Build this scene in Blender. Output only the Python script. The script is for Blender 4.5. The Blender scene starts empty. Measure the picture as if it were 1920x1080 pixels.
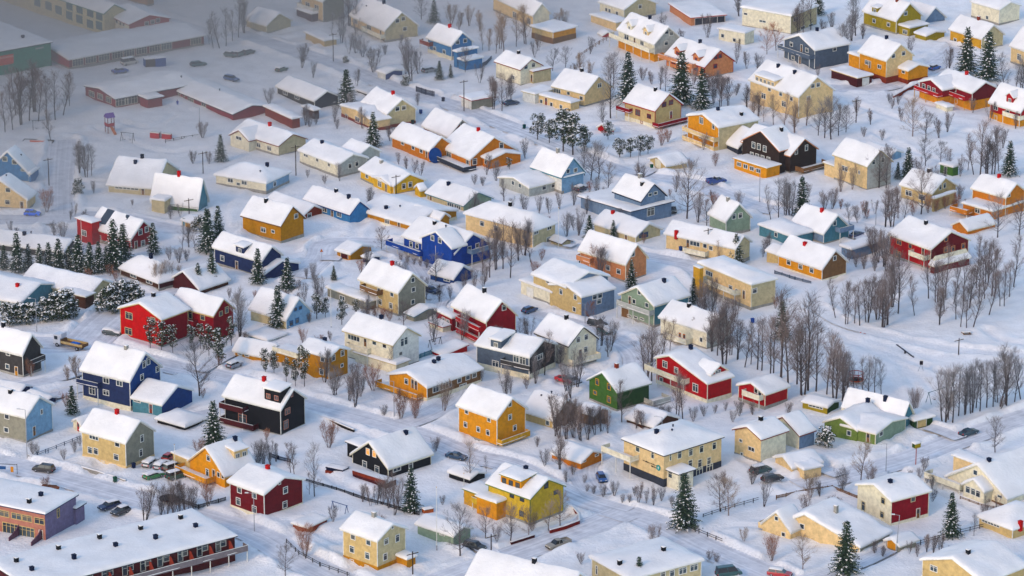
import bpy, bmesh, math, random
import numpy as np
from mathutils import Vector, Matrix
rnd = random.Random(7)
SC = bpy.context.scene
COL = SC.collection
R = math.radians

# ---------------------------------------------------------------- camera, sky, sun, exposure
PITCH, HFOV, CAMH = R(18.5), R(15.0), 288.0
cd = bpy.data.cameras.new('camera'); cam = bpy.data.objects.new('camera', cd); COL.objects.link(cam)
cam.location = (0, 0, CAMH); cam.rotation_euler = (math.pi/2 - PITCH, 0, 0)
cd.sensor_fit = 'HORIZONTAL'; cd.angle = HFOV; cd.clip_start = 1.0; cd.clip_end = 20000
SC.camera = cam
SUN_AZ, SUN_EL = R(220), R(30)          # azimuth clockwise from +Y
W = bpy.data.worlds.new('World'); SC.world = W; W.use_nodes = True
nt = W.node_tree; bg = nt.nodes['Background']
sky = nt.nodes.new('ShaderNodeTexSky'); sky.sky_type = 'NISHITA'; sky.sun_disc = False
sky.sun_elevation = SUN_EL; sky.sun_rotation = SUN_AZ
sky.air_density = 1.0; sky.dust_density = 0.7; sky.ozone_density = 0.3
nt.links.new(sky.outputs[0], bg.inputs[0]); bg.inputs[1].default_value = 0.15
sl = bpy.data.lights.new('sun', 'SUN'); so = bpy.data.objects.new('sun', sl); COL.objects.link(so)
sl.energy = 0.6; sl.angle = R(10); sl.color = (1.0, 0.62, 0.33)
sd = Vector((math.sin(SUN_AZ)*math.cos(SUN_EL), math.cos(SUN_AZ)*math.cos(SUN_EL), math.sin(SUN_EL)))
so.rotation_euler = sd.to_track_quat('Z', 'Y').to_euler(); so.location = (-200, 300, 400)
SC.view_settings.view_transform = 'Standard'; SC.view_settings.look = 'None'
SC.view_settings.exposure = 1.0; SC.view_settings.gamma = 1.0
SC.cycles.max_bounces = 5; SC.cycles.diffuse_bounces = 3; SC.cycles.glossy_bounces = 2
SC.cycles.transparent_max_bounces = 6; SC.cycles.volume_bounces = 0

# ---------------------------------------------------------------- photograph pixel <-> place
FP = 960/math.tan(HFOV/2); CP, SP = math.cos(PITCH), math.sin(PITCH)
def ray(px, py):
    a, b = (px-960)/FP, -(py-540)/FP
    return Vector((a, CP + b*SP, -SP + b*CP))
def at(px, py, z=0.0):
    d = ray(px, py); t = (z-CAMH)/d.z
    return Vector((d.x*t, d.y*t, z))
def proj(p):
    y, z = p[1], p[2]-CAMH
    f = y*CP - z*SP; u = y*SP + z*CP
    return 960 + FP*p[0]/f, 540 - FP*u/f
def bis(fn, lo, hi, n=40):
    s = fn(lo) < 0
    for _ in range(n):
        m = (lo+hi)/2
        if (fn(m) < 0) == s: lo = m
        else: hi = m
    return (lo+hi)/2
def hgt(px, gy, ty):           # real height of something whose foot is at (px,gy) and whose top shows at ty
    p = at(px, gy); return bis(lambda z: proj((p.x, p.y, z))[1]-ty, 0, 60)

# ---------------------------------------------------------------- materials
def lin(h):
    c = [int(h[i:i+2], 16)/255 for i in (0, 2, 4)]
    return tuple(x/12.92 if x <= .04045 else ((x+.055)/1.055)**2.4 for x in c)
PAL = dict(ochre='bd8a20', gold='cfa336', yellow='d9b23a', orange='c98428', amber='d99c24', lemon='d2b440', red='b3141c', scarlet='c4100e', wine='7c2028',
    crimson='96142a', blue='2c5288', royal='25529c', navy='38456a', sky='4f8ab4', teal='5f8f9a', slate='667280', cream='dfcf9f', ivory='e3dcc4', tan='c2a26a', sand='cdb684',
    beige='c9bc98', grey='9a9788', ltgrey='b9bab2', white='dfddd4', green='557a3a', dkgreen='3c5a34', olive='a8962a', moss='7d8f4c', sage='95a590', black='2b2a2e', brown='5f3f2c',
    charcoal='474b55', maroon='5e2a2c', salmon='d09468', pink='b98574', mauve='7d6f8f', ltblue='8fb0c6', peach='dfc698', blgrey='7f93a8', dkgrey='53504e', jade='1c9478', umber='44362f', emerald='1c8d76', lilac='8b8098', rust='8f4128', conc='a5a29a', wood='8a6a48', kol='1e2c4a', roof='3a3a40')
MATS = {}
def mat(key, col=None, rough=.7, kind='paint', spec=.3):
    if key in MATS: return MATS[key]
    m = bpy.data.materials.new(key); m.use_nodes = True
    n, l = m.node_tree.nodes, m.node_tree.links
    b = n['Principled BSDF']; b.inputs['Roughness'].default_value = rough
    b.inputs['Specular IOR Level'].default_value = spec
    c = col if col is not None else lin(PAL[key])
    if kind in ('paint', 'plain'): c = tuple(x**1.25 for x in c); b.inputs['Specular IOR Level'].default_value = .06
    b.inputs['Base Color'].default_value = (*c, 1)
    if kind in ('paint', 'plain'):
        tc = n.new('ShaderNodeTexCoord'); ns = n.new('ShaderNodeTexNoise'); ns.inputs['Scale'].default_value = 1.1; ns.inputs['Detail'].default_value = 8; ns.inputs['Roughness'].default_value = .65
        l.new(tc.outputs['Object'], ns.inputs['Vector'])
        mr = n.new('ShaderNodeMapRange'); mr.inputs[1].default_value = .3; mr.inputs[2].default_value = .7; mr.inputs[3].default_value = .70; mr.inputs[4].default_value = 1.12
        l.new(ns.outputs['Fac'], mr.inputs[0])
        mx = n.new('ShaderNodeVectorMath'); mx.operation = 'SCALE'; mx.inputs[0].default_value = c
        l.new(mr.outputs[0], mx.inputs['Scale']); l.new(mx.outputs[0], b.inputs['Base Color'])
        if kind == 'paint':       # horizontal boards, as relief
            wv = n.new('ShaderNodeTexWave'); wv.wave_type = 'BANDS'; wv.bands_direction = 'Z'; wv.wave_profile = 'SAW'
            wv.inputs['Scale'].default_value = 1.6; l.new(tc.outputs['Object'], wv.inputs['Vector'])
            bp = n.new('ShaderNodeBump'); bp.inputs['Strength'].default_value = .5; bp.inputs['Distance'].default_value = .03
            l.new(wv.outputs['Fac'], bp.inputs['Height']); l.new(bp.outputs[0], b.inputs['Normal'])
    elif kind == 'snow':
        tc = n.new('ShaderNodeTexCoord'); g = n.new('ShaderNodeNewGeometry')
        n1 = n.new('ShaderNodeTexNoise'); n1.inputs['Scale'].default_value = 1.3; n1.inputs['Detail'].default_value = 6; n1.inputs['Roughness'].default_value = .6
        l.new(g.outputs['Position'], n1.inputs['Vector'])
        bp = n.new('ShaderNodeBump'); bp.inputs['Strength'].default_value = .45 if 'ground' in key else .42; bp.inputs['Distance'].default_value = .7 if 'ground' in key else .3
        l.new(n1.outputs['Fac'], bp.inputs['Height']); l.new(bp.outputs[0], b.inputs['Normal'])
        if 'ground' in key:
            vo = n.new('ShaderNodeTexVoronoi'); vo.inputs['Scale'].default_value = .55; vo.inputs['Randomness'].default_value = 1; l.new(g.outputs['Position'], vo.inputs['Vector'])
            b2 = n.new('ShaderNodeBump'); b2.inputs['Strength'].default_value = .14; b2.inputs['Distance'].default_value = .35; l.new(vo.outputs['Distance'], b2.inputs['Height']); l.new(bp.outputs[0], b2.inputs['Normal']); l.new(b2.outputs[0], b.inputs['Normal'])
        n2 = n.new('ShaderNodeTexNoise'); n2.inputs['Scale'].default_value = .25; n2.inputs['Detail'].default_value = 5
        l.new(g.outputs['Position'], n2.inputs['Vector'])
        mr = n.new('ShaderNodeMapRange'); mr.inputs[1].default_value = .3; mr.inputs[2].default_value = .7; mr.inputs[3].default_value = .9; mr.inputs[4].default_value = 1.04
        l.new(n2.outputs['Fac'], mr.inputs[0])
        mx = n.new('ShaderNodeVectorMath'); mx.operation = 'SCALE'; mx.inputs[0].default_value = c
        l.new(mr.outputs[0], mx.inputs['Scale']); l.new(mx.outputs[0], b.inputs['Base Color'])
    elif kind == 'road':          # packed snow with wheel ruts and grit
        g = n.new('ShaderNodeNewGeometry')
        uv0 = n.new('ShaderNodeTexCoord'); mp = n.new('ShaderNodeMapping'); mp.inputs['Scale'].default_value = (5.5, .35, 1); l.new(uv0.outputs['UV'], mp.inputs['Vector'])
        ns = n.new('ShaderNodeTexNoise'); ns.inputs['Scale'].default_value = 1; ns.inputs['Detail'].default_value = 6; ns.inputs['Roughness'].default_value = .6; l.new(mp.outputs[0], ns.inputs['Vector'])
        n0 = n.new('ShaderNodeTexNoise'); n0.inputs['Scale'].default_value = .3; n0.inputs['Detail'].default_value = 8; n0.inputs['Roughness'].default_value = .65; l.new(g.outputs['Position'], n0.inputs['Vector'])
        n1 = n.new('ShaderNodeMix'); n1.inputs[0].default_value = .5; l.new(ns.outputs['Fac'], n1.inputs[2]); l.new(n0.outputs['Fac'], n1.inputs[3])
        cr = n.new('ShaderNodeValToRGB'); e = cr.color_ramp.elements
        e[0].position = .38; e[0].color = (.46, .465, .49, 1); e[1].position = .60; e[1].color = (.76, .76, .77, 1)
        l.new(n1.outputs[0], cr.inputs[0])
        uv = n.new('ShaderNodeTexCoord'); sx = n.new('ShaderNodeSeparateXYZ'); l.new(uv.outputs['UV'], sx.inputs[0])
        wv = n.new('ShaderNodeMath'); wv.operation = 'MULTIPLY'; wv.inputs[1].default_value = 4*math.pi; l.new(sx.outputs[0], wv.inputs[0])
        sn = n.new('ShaderNodeMath'); sn.operation = 'COSINE'; l.new(wv.outputs[0], sn.inputs[0])
        mr = n.new('ShaderNodeMapRange'); mr.inputs[1].default_value = -1; mr.inputs[2].default_value = -.4; mr.inputs[3].default_value = .92; mr.inputs[4].default_value = 1
        l.new(sn.outputs[0], mr.inputs[0])
        mx = n.new('ShaderNodeVectorMath'); mx.operation = 'SCALE'; l.new(cr.outputs[0], mx.inputs[0])
        l.new(mr.outputs[0], mx.inputs['Scale']); l.new(mx.outputs[0], b.inputs['Base Color'])
        bp = n.new('ShaderNodeBump'); bp.inputs['Strength'].default_value = .6; bp.inputs['Distance'].default_value = .2
        l.new(n1.outputs[0], bp.inputs['Height']); l.new(bp.outputs[0], b.inputs['Normal'])
    elif kind == 'glass':
        b.inputs['Roughness'].default_value = .08; b.inputs['Specular IOR Level'].default_value = .6
        oi = n.new('ShaderNodeObjectInfo'); cr = n.new('ShaderNodeValToRGB'); e = cr.color_ramp.elements
        e[0].position = 0; e[0].color = (.012, .016, .022, 1); e[1].position = 1; e[1].color = (.10, .09, .07, 1)
        x = e.new(.45); x.color = (.02, .035, .05, 1); x = e.new(.75); x.color = (.05, .075, .085, 1)
        l.new(oi.outputs['Random'], cr.inputs[0]); l.new(cr.outputs[0], b.inputs['Base Color'])
    elif kind == 'bark':
        oi = n.new('ShaderNodeObjectInfo'); hs = n.new('ShaderNodeHueSaturation'); hs.inputs['Color'].default_value = (*c, 1)
        mr = n.new('ShaderNodeMapRange'); mr.inputs[3].default_value = .7; mr.inputs[4].default_value = 1.35
        l.new(oi.outputs['Random'], mr.inputs[0]); l.new(mr.outputs[0], hs.inputs['Value']); l.new(hs.outputs[0], b.inputs['Base Color'])
    elif kind == 'needle':
        g = n.new('ShaderNodeNewGeometry'); ns = n.new('ShaderNodeTexNoise'); ns.inputs['Scale'].default_value = 1.2; ns.inputs['Detail'].default_value = 4
        l.new(g.outputs['Position'], ns.inputs['Vector'])
        cr = n.new('ShaderNodeValToRGB'); e = cr.color_ramp.elements
        e[0].position = .35; e[0].color = (c[0]*.55, c[1]*.6, c[2]*.7, 1); e[1].position = .65; e[1].color = (c[0]*1.5, c[1]*1.35, c[2]*1.1, 1)
        l.new(ns.outputs['Fac'], cr.inputs[0]); l.new(cr.outputs[0], b.inputs['Base Color'])
    MATS[key] = m; return m
def wallm(c): return mat(c)
SNOW = mat('snow', (.765, .745, .718), .6, 'snow', .2)
GSNOW = mat('ground snow', (.80, .788, .772), .65, 'snow', .2)
GLASS = mat('window glass', (.02, .03, .04), .1, 'glass')
SUNREFL = mat('sunset reflection', (.5, .2, .04), .3, 'flat'); SUNREFL.node_tree.nodes['Principled BSDF'].inputs['Emission Color'].default_value = (1, .38, .06, 1); SUNREFL.node_tree.nodes['Principled BSDF'].inputs['Emission Strength'].default_value = .35  # orange emission put into the pane to imitate the sunset's reflection
CARGLASS = mat('car glass', (.012, .014, .018), .08, 'flat', .6)
METAL = mat('grey metal', (.25, .26, .28), .45, 'flat', .5)
TYRE = mat('tyre', (.015, .015, .016), .8, 'flat')
def paint(c): return mat('car '+c, lin(PAL[c]) if c in PAL else lin(c), .3, 'flat', .6)
def plainm(c): return mat('plain '+c, lin(PAL[c]) if c in PAL else lin(c), .75, 'plain')

# ---------------------------------------------------------------- mesh helpers
class MB:
    """collects boxes, prisms and tubes of several materials into one mesh"""
    def __init__(s): s.v = []; s.f = []; s.m = []; s.mats = []; s.smooth = False
    def mi(s, m):
        if m not in s.mats: s.mats.append(m)
        return s.mats.index(m)
    def add(s, vs, fs, m):
        o = len(s.v); s.v += [tuple(v) for v in vs]; k = s.mi(m)
        for f in fs: s.f.append(tuple(i+o for i in f)); s.m.append(k)
    def box(s, x0, x1, y0, y1, z0, z1, m):
        s.add([(x0,y0,z0),(x1,y0,z0),(x1,y1,z0),(x0,y1,z0),(x0,y0,z1),(x1,y0,z1),(x1,y1,z1),(x0,y1,z1)],
              [(3,2,1,0),(4,5,6,7),(0,1,5,4),(1,2,6,5),(2,3,7,6),(3,0,4,7)], m)
    def tube(s, p, q, r0, r1, m, n=6):
        p, q = Vector(p), Vector(q); d = (q-p).normalized()
        a = d.orthogonal().normalized(); b = d.cross(a); vs = []
        for c, r in ((p, r0), (q, r1)):
            for i in range(n):
                t = 2*math.pi*i/n; vs.append(c + a*(r*math.cos(t)) + b*(r*math.sin(t)))
        s.add(vs, [(i, (i+1)%n, n+(i+1)%n, n+i) for i in range(n)] + [tuple(range(n-1,-1,-1)), tuple(range(n,2*n))], m)
    def prism(s, poly, m, ax, a0, a1):
        """poly = 2-D outline; ax 'x': (y,z) outline swept in x; 'y': (x,z) swept in y"""
        n = len(poly)
        def P(u, w, a): return (a, u, w) if ax == 'x' else (u, a, w)
        vs = [P(u, w, a0) for u, w in poly] + [P(u, w, a1) for u, w in poly]
        fs = [(i, (i+1)%n, n+(i+1)%n, n+i) for i in range(n)] + [tuple(range(n-1,-1,-1)), tuple(range(n,2*n))]
        s.add(vs, fs, m)
    def build(s, name, parent=None, mesh_only=False):
        me = bpy.data.meshes.new(name); me.from_pydata(s.v, [], s.f)
        for m in s.mats: me.materials.append(m)
        if len(s.mats) > 1: me.polygons.foreach_set('material_index', s.m)
        if s.smooth: me.polygons.foreach_set('use_smooth', [True]*len(s.f))
        bm = bmesh.new(); bm.from_mesh(me); bmesh.ops.recalc_face_normals(bm, faces=bm.faces); bm.to_mesh(me); bm.free()
        me.update()
        return me if mesh_only else link(name, me, parent)
def link(name, me, parent=None, loc=None, rz=0, sc=None):
    o = bpy.data.objects.new(name, me); COL.objects.link(o)
    if parent is not None: o.parent = parent
    if loc is not None: o.location = loc
    if rz: o.rotation_euler = (0, 0, rz)
    if sc: o.scale = sc if isinstance(sc, (tuple, list)) else (sc,)*3
    return o
def tag(o, label, cat, group=None, kind=None):
    if label: o['label'] = label
    if cat: o['category'] = cat
    if group: o['group'] = group
    if kind: o['kind'] = kind
    return o
def thing(name, label, cat, loc, rz=0, group=None, sc=None):
    return tag(link(name, None, None, loc, rz, sc), label, cat, group)
def structure(o): o['kind'] = 'structure'; return o
# ---------------------------------------------------------------- ground, roads
ROADS = [  # half width in metres, then pixels along the middle of the road
 (3.4, [(150,640),(225,662),(330,690),(440,712),(575,757),(700,790),(800,822),(880,855),(955,872),(1040,915),(1110,945),(1170,962)], 'snow packed road'),
 (3.6, [(1170,962),(1240,985),(1330,1030),(1440,1078),(1540,1125)], 'snow packed road'),
 (3.4, [(1170,962),(1100,990),(1020,1020),(930,1052),(800,1100)], 'snow packed road'),
 (2.6, [(1120,928),(1095,895),(1100,865),(1150,845)], 'drive'),
 (3.6, [(-40,858),(90,890),(235,930),(330,957),(475,1000),(560,1050),(660,1100)], 'snow packed road'),
 (3.0, [(985,590),(1060,605),(1130,628),(1185,655),(1195,690),(1140,710),(1070,716)], 'drive'),
 (3.4, [(1500,912),(1600,888),(1700,862),(1800,825),(1960,770)], 'snow packed road'),
 (3.2, [(1070,285),(1130,310),(1200,330),(1300,345),(1420,388),(1530,405)], 'snow packed road'),
 (3.0, [(1050,462),(1130,470),(1210,482),(1300,500),(1330,525)], 'drive'),
 (3.2, [(1540,165),(1640,166),(1700,150),(1760,118),(1800,90)], 'drive'),
 (3.2, [(560,520),(600,485),(625,455),(760,470),(830,560)], 'drive'),
 (3.2, [(118,262),(112,330),(112,405)], 'snow packed road'),
 (3.4, [(-40,412),(112,412),(200,405),(330,432),(420,432)], 'snow packed road'),
 (3.4, [(440,62),(560,98),(650,128),(740,165),(840,195),(920,225),(1000,255),(1070,285)], 'snow packed road'),
 (5.2, [(-20,648),(70,648),(150,648),(200,606),(260,560)], 'drive'),
 (2.6, [(760,795),(810,775),(860,740),(850,690)], 'drive'),
 (1.6, [(1530,575),(1575,605),(1640,625),(1720,645),(1800,658),(1960,672)], 'trodden path'),
]
def smooth(pts, step=3.0):
    P = [np.array(at(x, y)[:2]) for x, y in pts]; P = [2*P[0]-P[1]] + P + [2*P[-1]-P[-2]]; out = []
    for i in range(1, len(P)-2):
        n = max(2, int(np.linalg.norm(P[i+1]-P[i])/step))
        for k in range(n):
            t = k/n
            out.append(.5*(2*P[i] + (P[i+1]-P[i-1])*t + (2*P[i-1]-5*P[i]+4*P[i+1]-P[i+2])*t*t + (3*P[i]-P[i-1]-3*P[i+1]+P[i+2])*t**3))
    out.append(P[-2]); return np.array(out)
RL = [(w, smooth(p), nm) for w, p, nm in ROADS]
NR = np.random.RandomState(3); NTAB = NR.rand(64, 64)
def vnoise(x, y, s):
    x = np.asarray(x)/s; y = np.asarray(y)/s
    xi, yi = np.floor(x).astype(int), np.floor(y).astype(int); fx, fy = x-xi, y-yi
    fx = fx*fx*(3-2*fx); fy = fy*fy*(3-2*fy)
    g = lambda a, b: NTAB[a % 64, b % 64]
    return (g(xi,yi)*(1-fx)+g(xi+1,yi)*fx)*(1-fy) + (g(xi,yi+1)*(1-fx)+g(xi+1,yi+1)*fx)*fy - .5
def sst(a, b, x): t = np.clip((x-a)/(b-a), 0, 1); return t*t*(3-2*t)
def height(x, y):
    x = np.asarray(x, float); y = np.asarray(y, float)
    rw = np.full(x.shape, 9.)
    h = .9*vnoise(x, y, 17) + .5*vnoise(x+91, y, 6.5) + .2*vnoise(x, y+57, 2.6) + .9*np.clip(vnoise(x+33, y+11, 8)-.22, 0, 1)
    rd = np.full(x.shape, 1e9)          # distance beyond the road edge
    for w, P, nm in RL:
        a, b = P[:-1], P[1:]
        lo, hi = P.min(0)-12, P.max(0)+12
        k = np.where((x > lo[0]) & (x < hi[0]) & (y > lo[1]) & (y < hi[1]))
        if not len(k[0]): continue
        q = np.stack([x[k], y[k]], -1); best = np.full(len(q), 1e9)
        for i in range(len(a)):
            d = b[i]-a[i]; t = np.clip(((q-a[i])@d)/(d@d), 0, 1)
            best = np.minimum(best, np.hypot(*(q-a[i]-t[:, None]*d).T))
        sel = best-w < rd[k]; rd[k] = np.where(sel, best-w, rd[k]); rw[k] = np.where(sel, w, rw[k])
    bank = (.75+1.1*vnoise(x, y, 5)+.6*vnoise(x, y, 1.9)) * sst(.3, 1.2, rd)*(1-sst(1.6, 4.0, rd))
    h = (h+.1)*sst(0.3, 3, rd) + np.clip(bank, 0, 2)*.95*np.where(rw < 1.2, .3, np.where(rw < 2.7, .7, 1))
    return np.where(rd < .6, np.minimum(h, -.15), h)
def gz(x, y): return float(height(np.array([x]), np.array([y]))[0])
def grid_mesh(xs, ys):
    X, Y = np.meshgrid(xs, ys); Z = height(X.ravel(), Y.ravel())
    co = np.stack([X.ravel(), Y.ravel(), Z], -1); nx, ny = len(xs), len(ys)
    i = np.arange((nx-1)*(ny-1)); r, c = i//(nx-1), i % (nx-1); a = r*nx+c
    F = np.stack([a, a+1, a+nx+1, a+nx], -1)
    me = bpy.data.meshes.new('snow_ground'); me.vertices.add(len(co)); me.vertices.foreach_set('co', co.ravel())
    me.loops.add(F.size); me.loops.foreach_set('vertex_index', F.ravel().astype('i'))
    me.polygons.add(len(F)); me.polygons.foreach_set('loop_start', (np.arange(len(F))*4).astype('i'))
    me.polygons.foreach_set('use_smooth', np.ones(len(F), bool)); me.update(); me.validate(); me.materials.append(GSNOW); return me
def make_ground():
    far = [260, 420, 800, 1600, 3500, 7000]
    xs = np.concatenate([[-v for v in far[::-1]], np.arange(-180, 180.1, .7), far])
    ys = np.concatenate([[-7000, -2000, -500, 100, 400, 560], np.arange(655, 1175, .8), [1200, 1260, 1400, 1700, 2400, 4000, 8000]])
    structure(link('snow_ground', grid_mesh(xs, ys)))
    rm = mat('packed snow', (.6, .6, .6), .6, 'road', .3)
    for k, (w, P, nm) in enumerate(RL):
        T = np.gradient(P, axis=0); T /= np.linalg.norm(T, axis=1)[:, None]; N = np.stack([-T[:, 1], T[:, 0]], -1)
        if nm == 'garden path': continue
        us = np.linspace(-1, 1, 9); v = []; f = []; uv = []
        for i in range(len(P)):
            for u in us:
                q = P[i]+N[i]*u*(w+.45)
                v.append((q[0], q[1], -.03 + k*.004 + .05*float(vnoise(q[0], q[1], 3.)) + (.10 if abs(u) == 1 else 0))); uv.append((u, i*.1))
        for i in range(len(P)-1):
            for j in range(8): a = i*9+j; f.append((a, a+1, a+10, a+9))
        me = bpy.data.meshes.new('road'); me.from_pydata(v, [], f); me.materials.append(GSNOW if 'path' in nm else rm)
        ul = me.uv_layers.new(name='UVMap')
        for lp in me.loops: ul.data[lp.index].uv = uv[lp.vertex_index]
        me.polygons.foreach_set('use_smooth', [True]*len(f)); me.flip_normals() if me.polygons[0].normal.z < 0 else None; me.update()
        structure(link({'snow packed road': 'road', 'drive': 'driveway', 'trodden path': 'footpath'}[nm], me))
HOUSES = []

# ---------------------------------------------------------------- houses
WCACHE = {}
def window_mesh(w, h, fc, bars, one=False):
    k = (round(w, 1), round(h, 1), fc, bars, one)
    if k in WCACHE: return WCACHE[k]
    w, h = k[0], k[1]; m = MB(); fm = plainm(fc); t = .13
    x, z = w/2, h/2
    for a in ((-x, x, -z, -z+t), (-x, x, z-t, z), (-x, -x+t, -z+t, z-t), (x-t, x, -z+t, z-t)): m.box(a[0], a[1], -.07, .03, a[2], a[3], fm)
    n = bars if bars else max(0, int(round(w/1.0))-1)
    for i in range(n):
        c = -x + (i+1)*w/(n+1); m.box(c-.05, c+.05, -.06, .03, -z+t, z-t, fm)
    if h > 1.25: m.box(-x+t, x-t, -.055, .03, z*.35, z*.35+.07, fm)
    p = MB(); gm = GLASS
    (m if one else p).add([(-x+t,-.02,-z+t),(x-t,-.02,-z+t),(x-t,-.02,z-t),(-x+t,-.02,z-t)], [(0,1,2,3)], gm)
    WCACHE[k] = (m.build('window', mesh_only=True), None if one else p.build('pane', mesh_only=True)); return WCACHE[k]
DCACHE = {}
def door_mesh(w, h, c):
    k = (round(w, 1), round(h, 1), c)
    if k in DCACHE: return DCACHE[k]
    m = MB(); f = plainm('white'); d = plainm(c)
    m.box(-w/2, -w/2+.1, -.07, .03, -h/2, h/2, f); m.box(w/2-.1, w/2, -.07, .03, -h/2, h/2, f); m.box(-w/2+.1, w/2-.1, -.07, .03, h/2-.1, h/2, f)
    m.box(-w/2+.1, w/2-.1, -.03, .03, -h/2, h/2-.1, d)
    if w < 1.6: m.box(-w/4, w/4, -.045, .0, 0, h/2-.35, GLASS); m.box(w/2-.28, w/2-.2, -.09, -.03, -.1, 0, METAL)
    else:
        for i in range(4): m.box(-w/2+.15, w/2-.15, -.045, 0, -h/2+.1+i*(h-.25)/4, -h/2+(i+.86)*(h-.25)/4, d)
    DCACHE[k] = m.build('door', mesh_only=True); return DCACHE[k]

def snow_sheet(xa, xb, ya, yb, zf, brk, T, seed, res=.9, name='snow_cover', parent=None):
    """a rounded, uneven layer of snow over the roof surface zf(x,y)"""
    rg = random.Random(seed); E = [0, .07, .2, .42]
    def axis(a, b, br):
        n = max(1, int((b-a-.9)/res)); s = [a+e for e in E] + [a+.42+(b-a-.84)*i/n for i in range(1, n)] + [b-e for e in E[::-1]]
        for q in br: s += [q-.16, q, q+.16]
        return sorted({round(v, 3) for v in s if a-1e-6 <= v <= b+1e-6})
    xs, ys = axis(xa, xb, brk[0]), axis(ya, yb, brk[1]); nx, ny = len(xs), len(ys)
    X, Y = np.meshgrid(xs, ys); X0, Y0 = X.copy(), Y.copy(); sx, sy = rg.random()*300, rg.random()*300
    ed = np.minimum(np.minimum(X-xa, xb-X), np.minimum(Y-ya, yb-Y))
    th = T*(.42+.58*sst(0, .42, ed)**.6)*(1+.8*vnoise(X+sx, Y+sy, 2.4)+.45*vnoise(X+sx, Y+sy, 1.0))
    on = ed < 1e-6; jit = .34*vnoise(X+sx, Y+sy, 1.4) + .12
    X = X + np.where((X0 <= xa+1e-6), -jit, 0) + np.where((X0 >= xb-1e-6), jit, 0)
    Y = Y + np.where((Y0 <= ya+1e-6), -jit, 0) + np.where((Y0 >= yb-1e-6), jit, 0)
    ZR = np.array([[zf(X0[j, i], Y0[j, i], .3) for i in range(nx)] for j in range(ny)])
    Z = ZR+th+.01
    v = list(zip(X.ravel().tolist(), Y.ravel().tolist(), Z.ravel().tolist())); f = []
    for j in range(ny-1):
        for i in range(nx-1): a = j*nx+i; f.append((a, a+1, a+nx+1, a+nx))
    rim = [(0, i) for i in range(nx)] + [(j, nx-1) for j in range(1, ny)] + [(ny-1, i) for i in range(nx-2, -1, -1)] + [(j, 0) for j in range(ny-2, 0, -1)]
    b0 = len(v)
    for j, i in rim: v.append((X0[j, i]*.985+X[j, i]*.015, Y0[j, i]*.985+Y[j, i]*.015, ZR[j, i]-.06))
    n = len(rim)
    for k in range(n):
        (j, i), (j2, i2) = rim[k], rim[(k+1) % n]; f.append((j2*nx+i2, j*nx+i, b0+k, b0+(k+1) % n))
    me = bpy.data.meshes.new(name); me.from_pydata(v, [], f); me.materials.append(SNOW)
    me.polygons.foreach_set('use_smooth', [True]*len(f)); me.update()
    return link(name, me, parent)

class Block: pass
def solve(A, B, C, g, h, u):
    bx, by = B
    if h is None:
        P = at(bx, g); h = bis(lambda z: proj((P.x, P.y, z))[1]-by, .3, 25)
    else: P = at(bx, by, h)
    P = Vector((P.x, P.y, 0))
    if u is None:
        if isinstance(A, tuple): q = at(A[0], A[1], h); d = Vector((P.x-q.x, P.y-q.y)).normalized(); u = d
        else: q = at(C[0], C[1], h); d = Vector((q.x-P.x, q.y-P.y)).normalized(); u = Vector((d.y, -d.x))
    v = Vector((-u.y, u.x))
    ax = A[0] if isinstance(A, tuple) else A; cx = C[0] if isinstance(C, tuple) else C
    L = bis(lambda s: ax-proj((P.x-u.x*s, P.y-u.y*s, h))[0], .2, 150)
    Wd = bis(lambda s: proj((P.x+v.x*s, P.y+v.y*s, h))[0]-cx, .2, 150)
    return P, h, u, v, L, Wd

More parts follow.
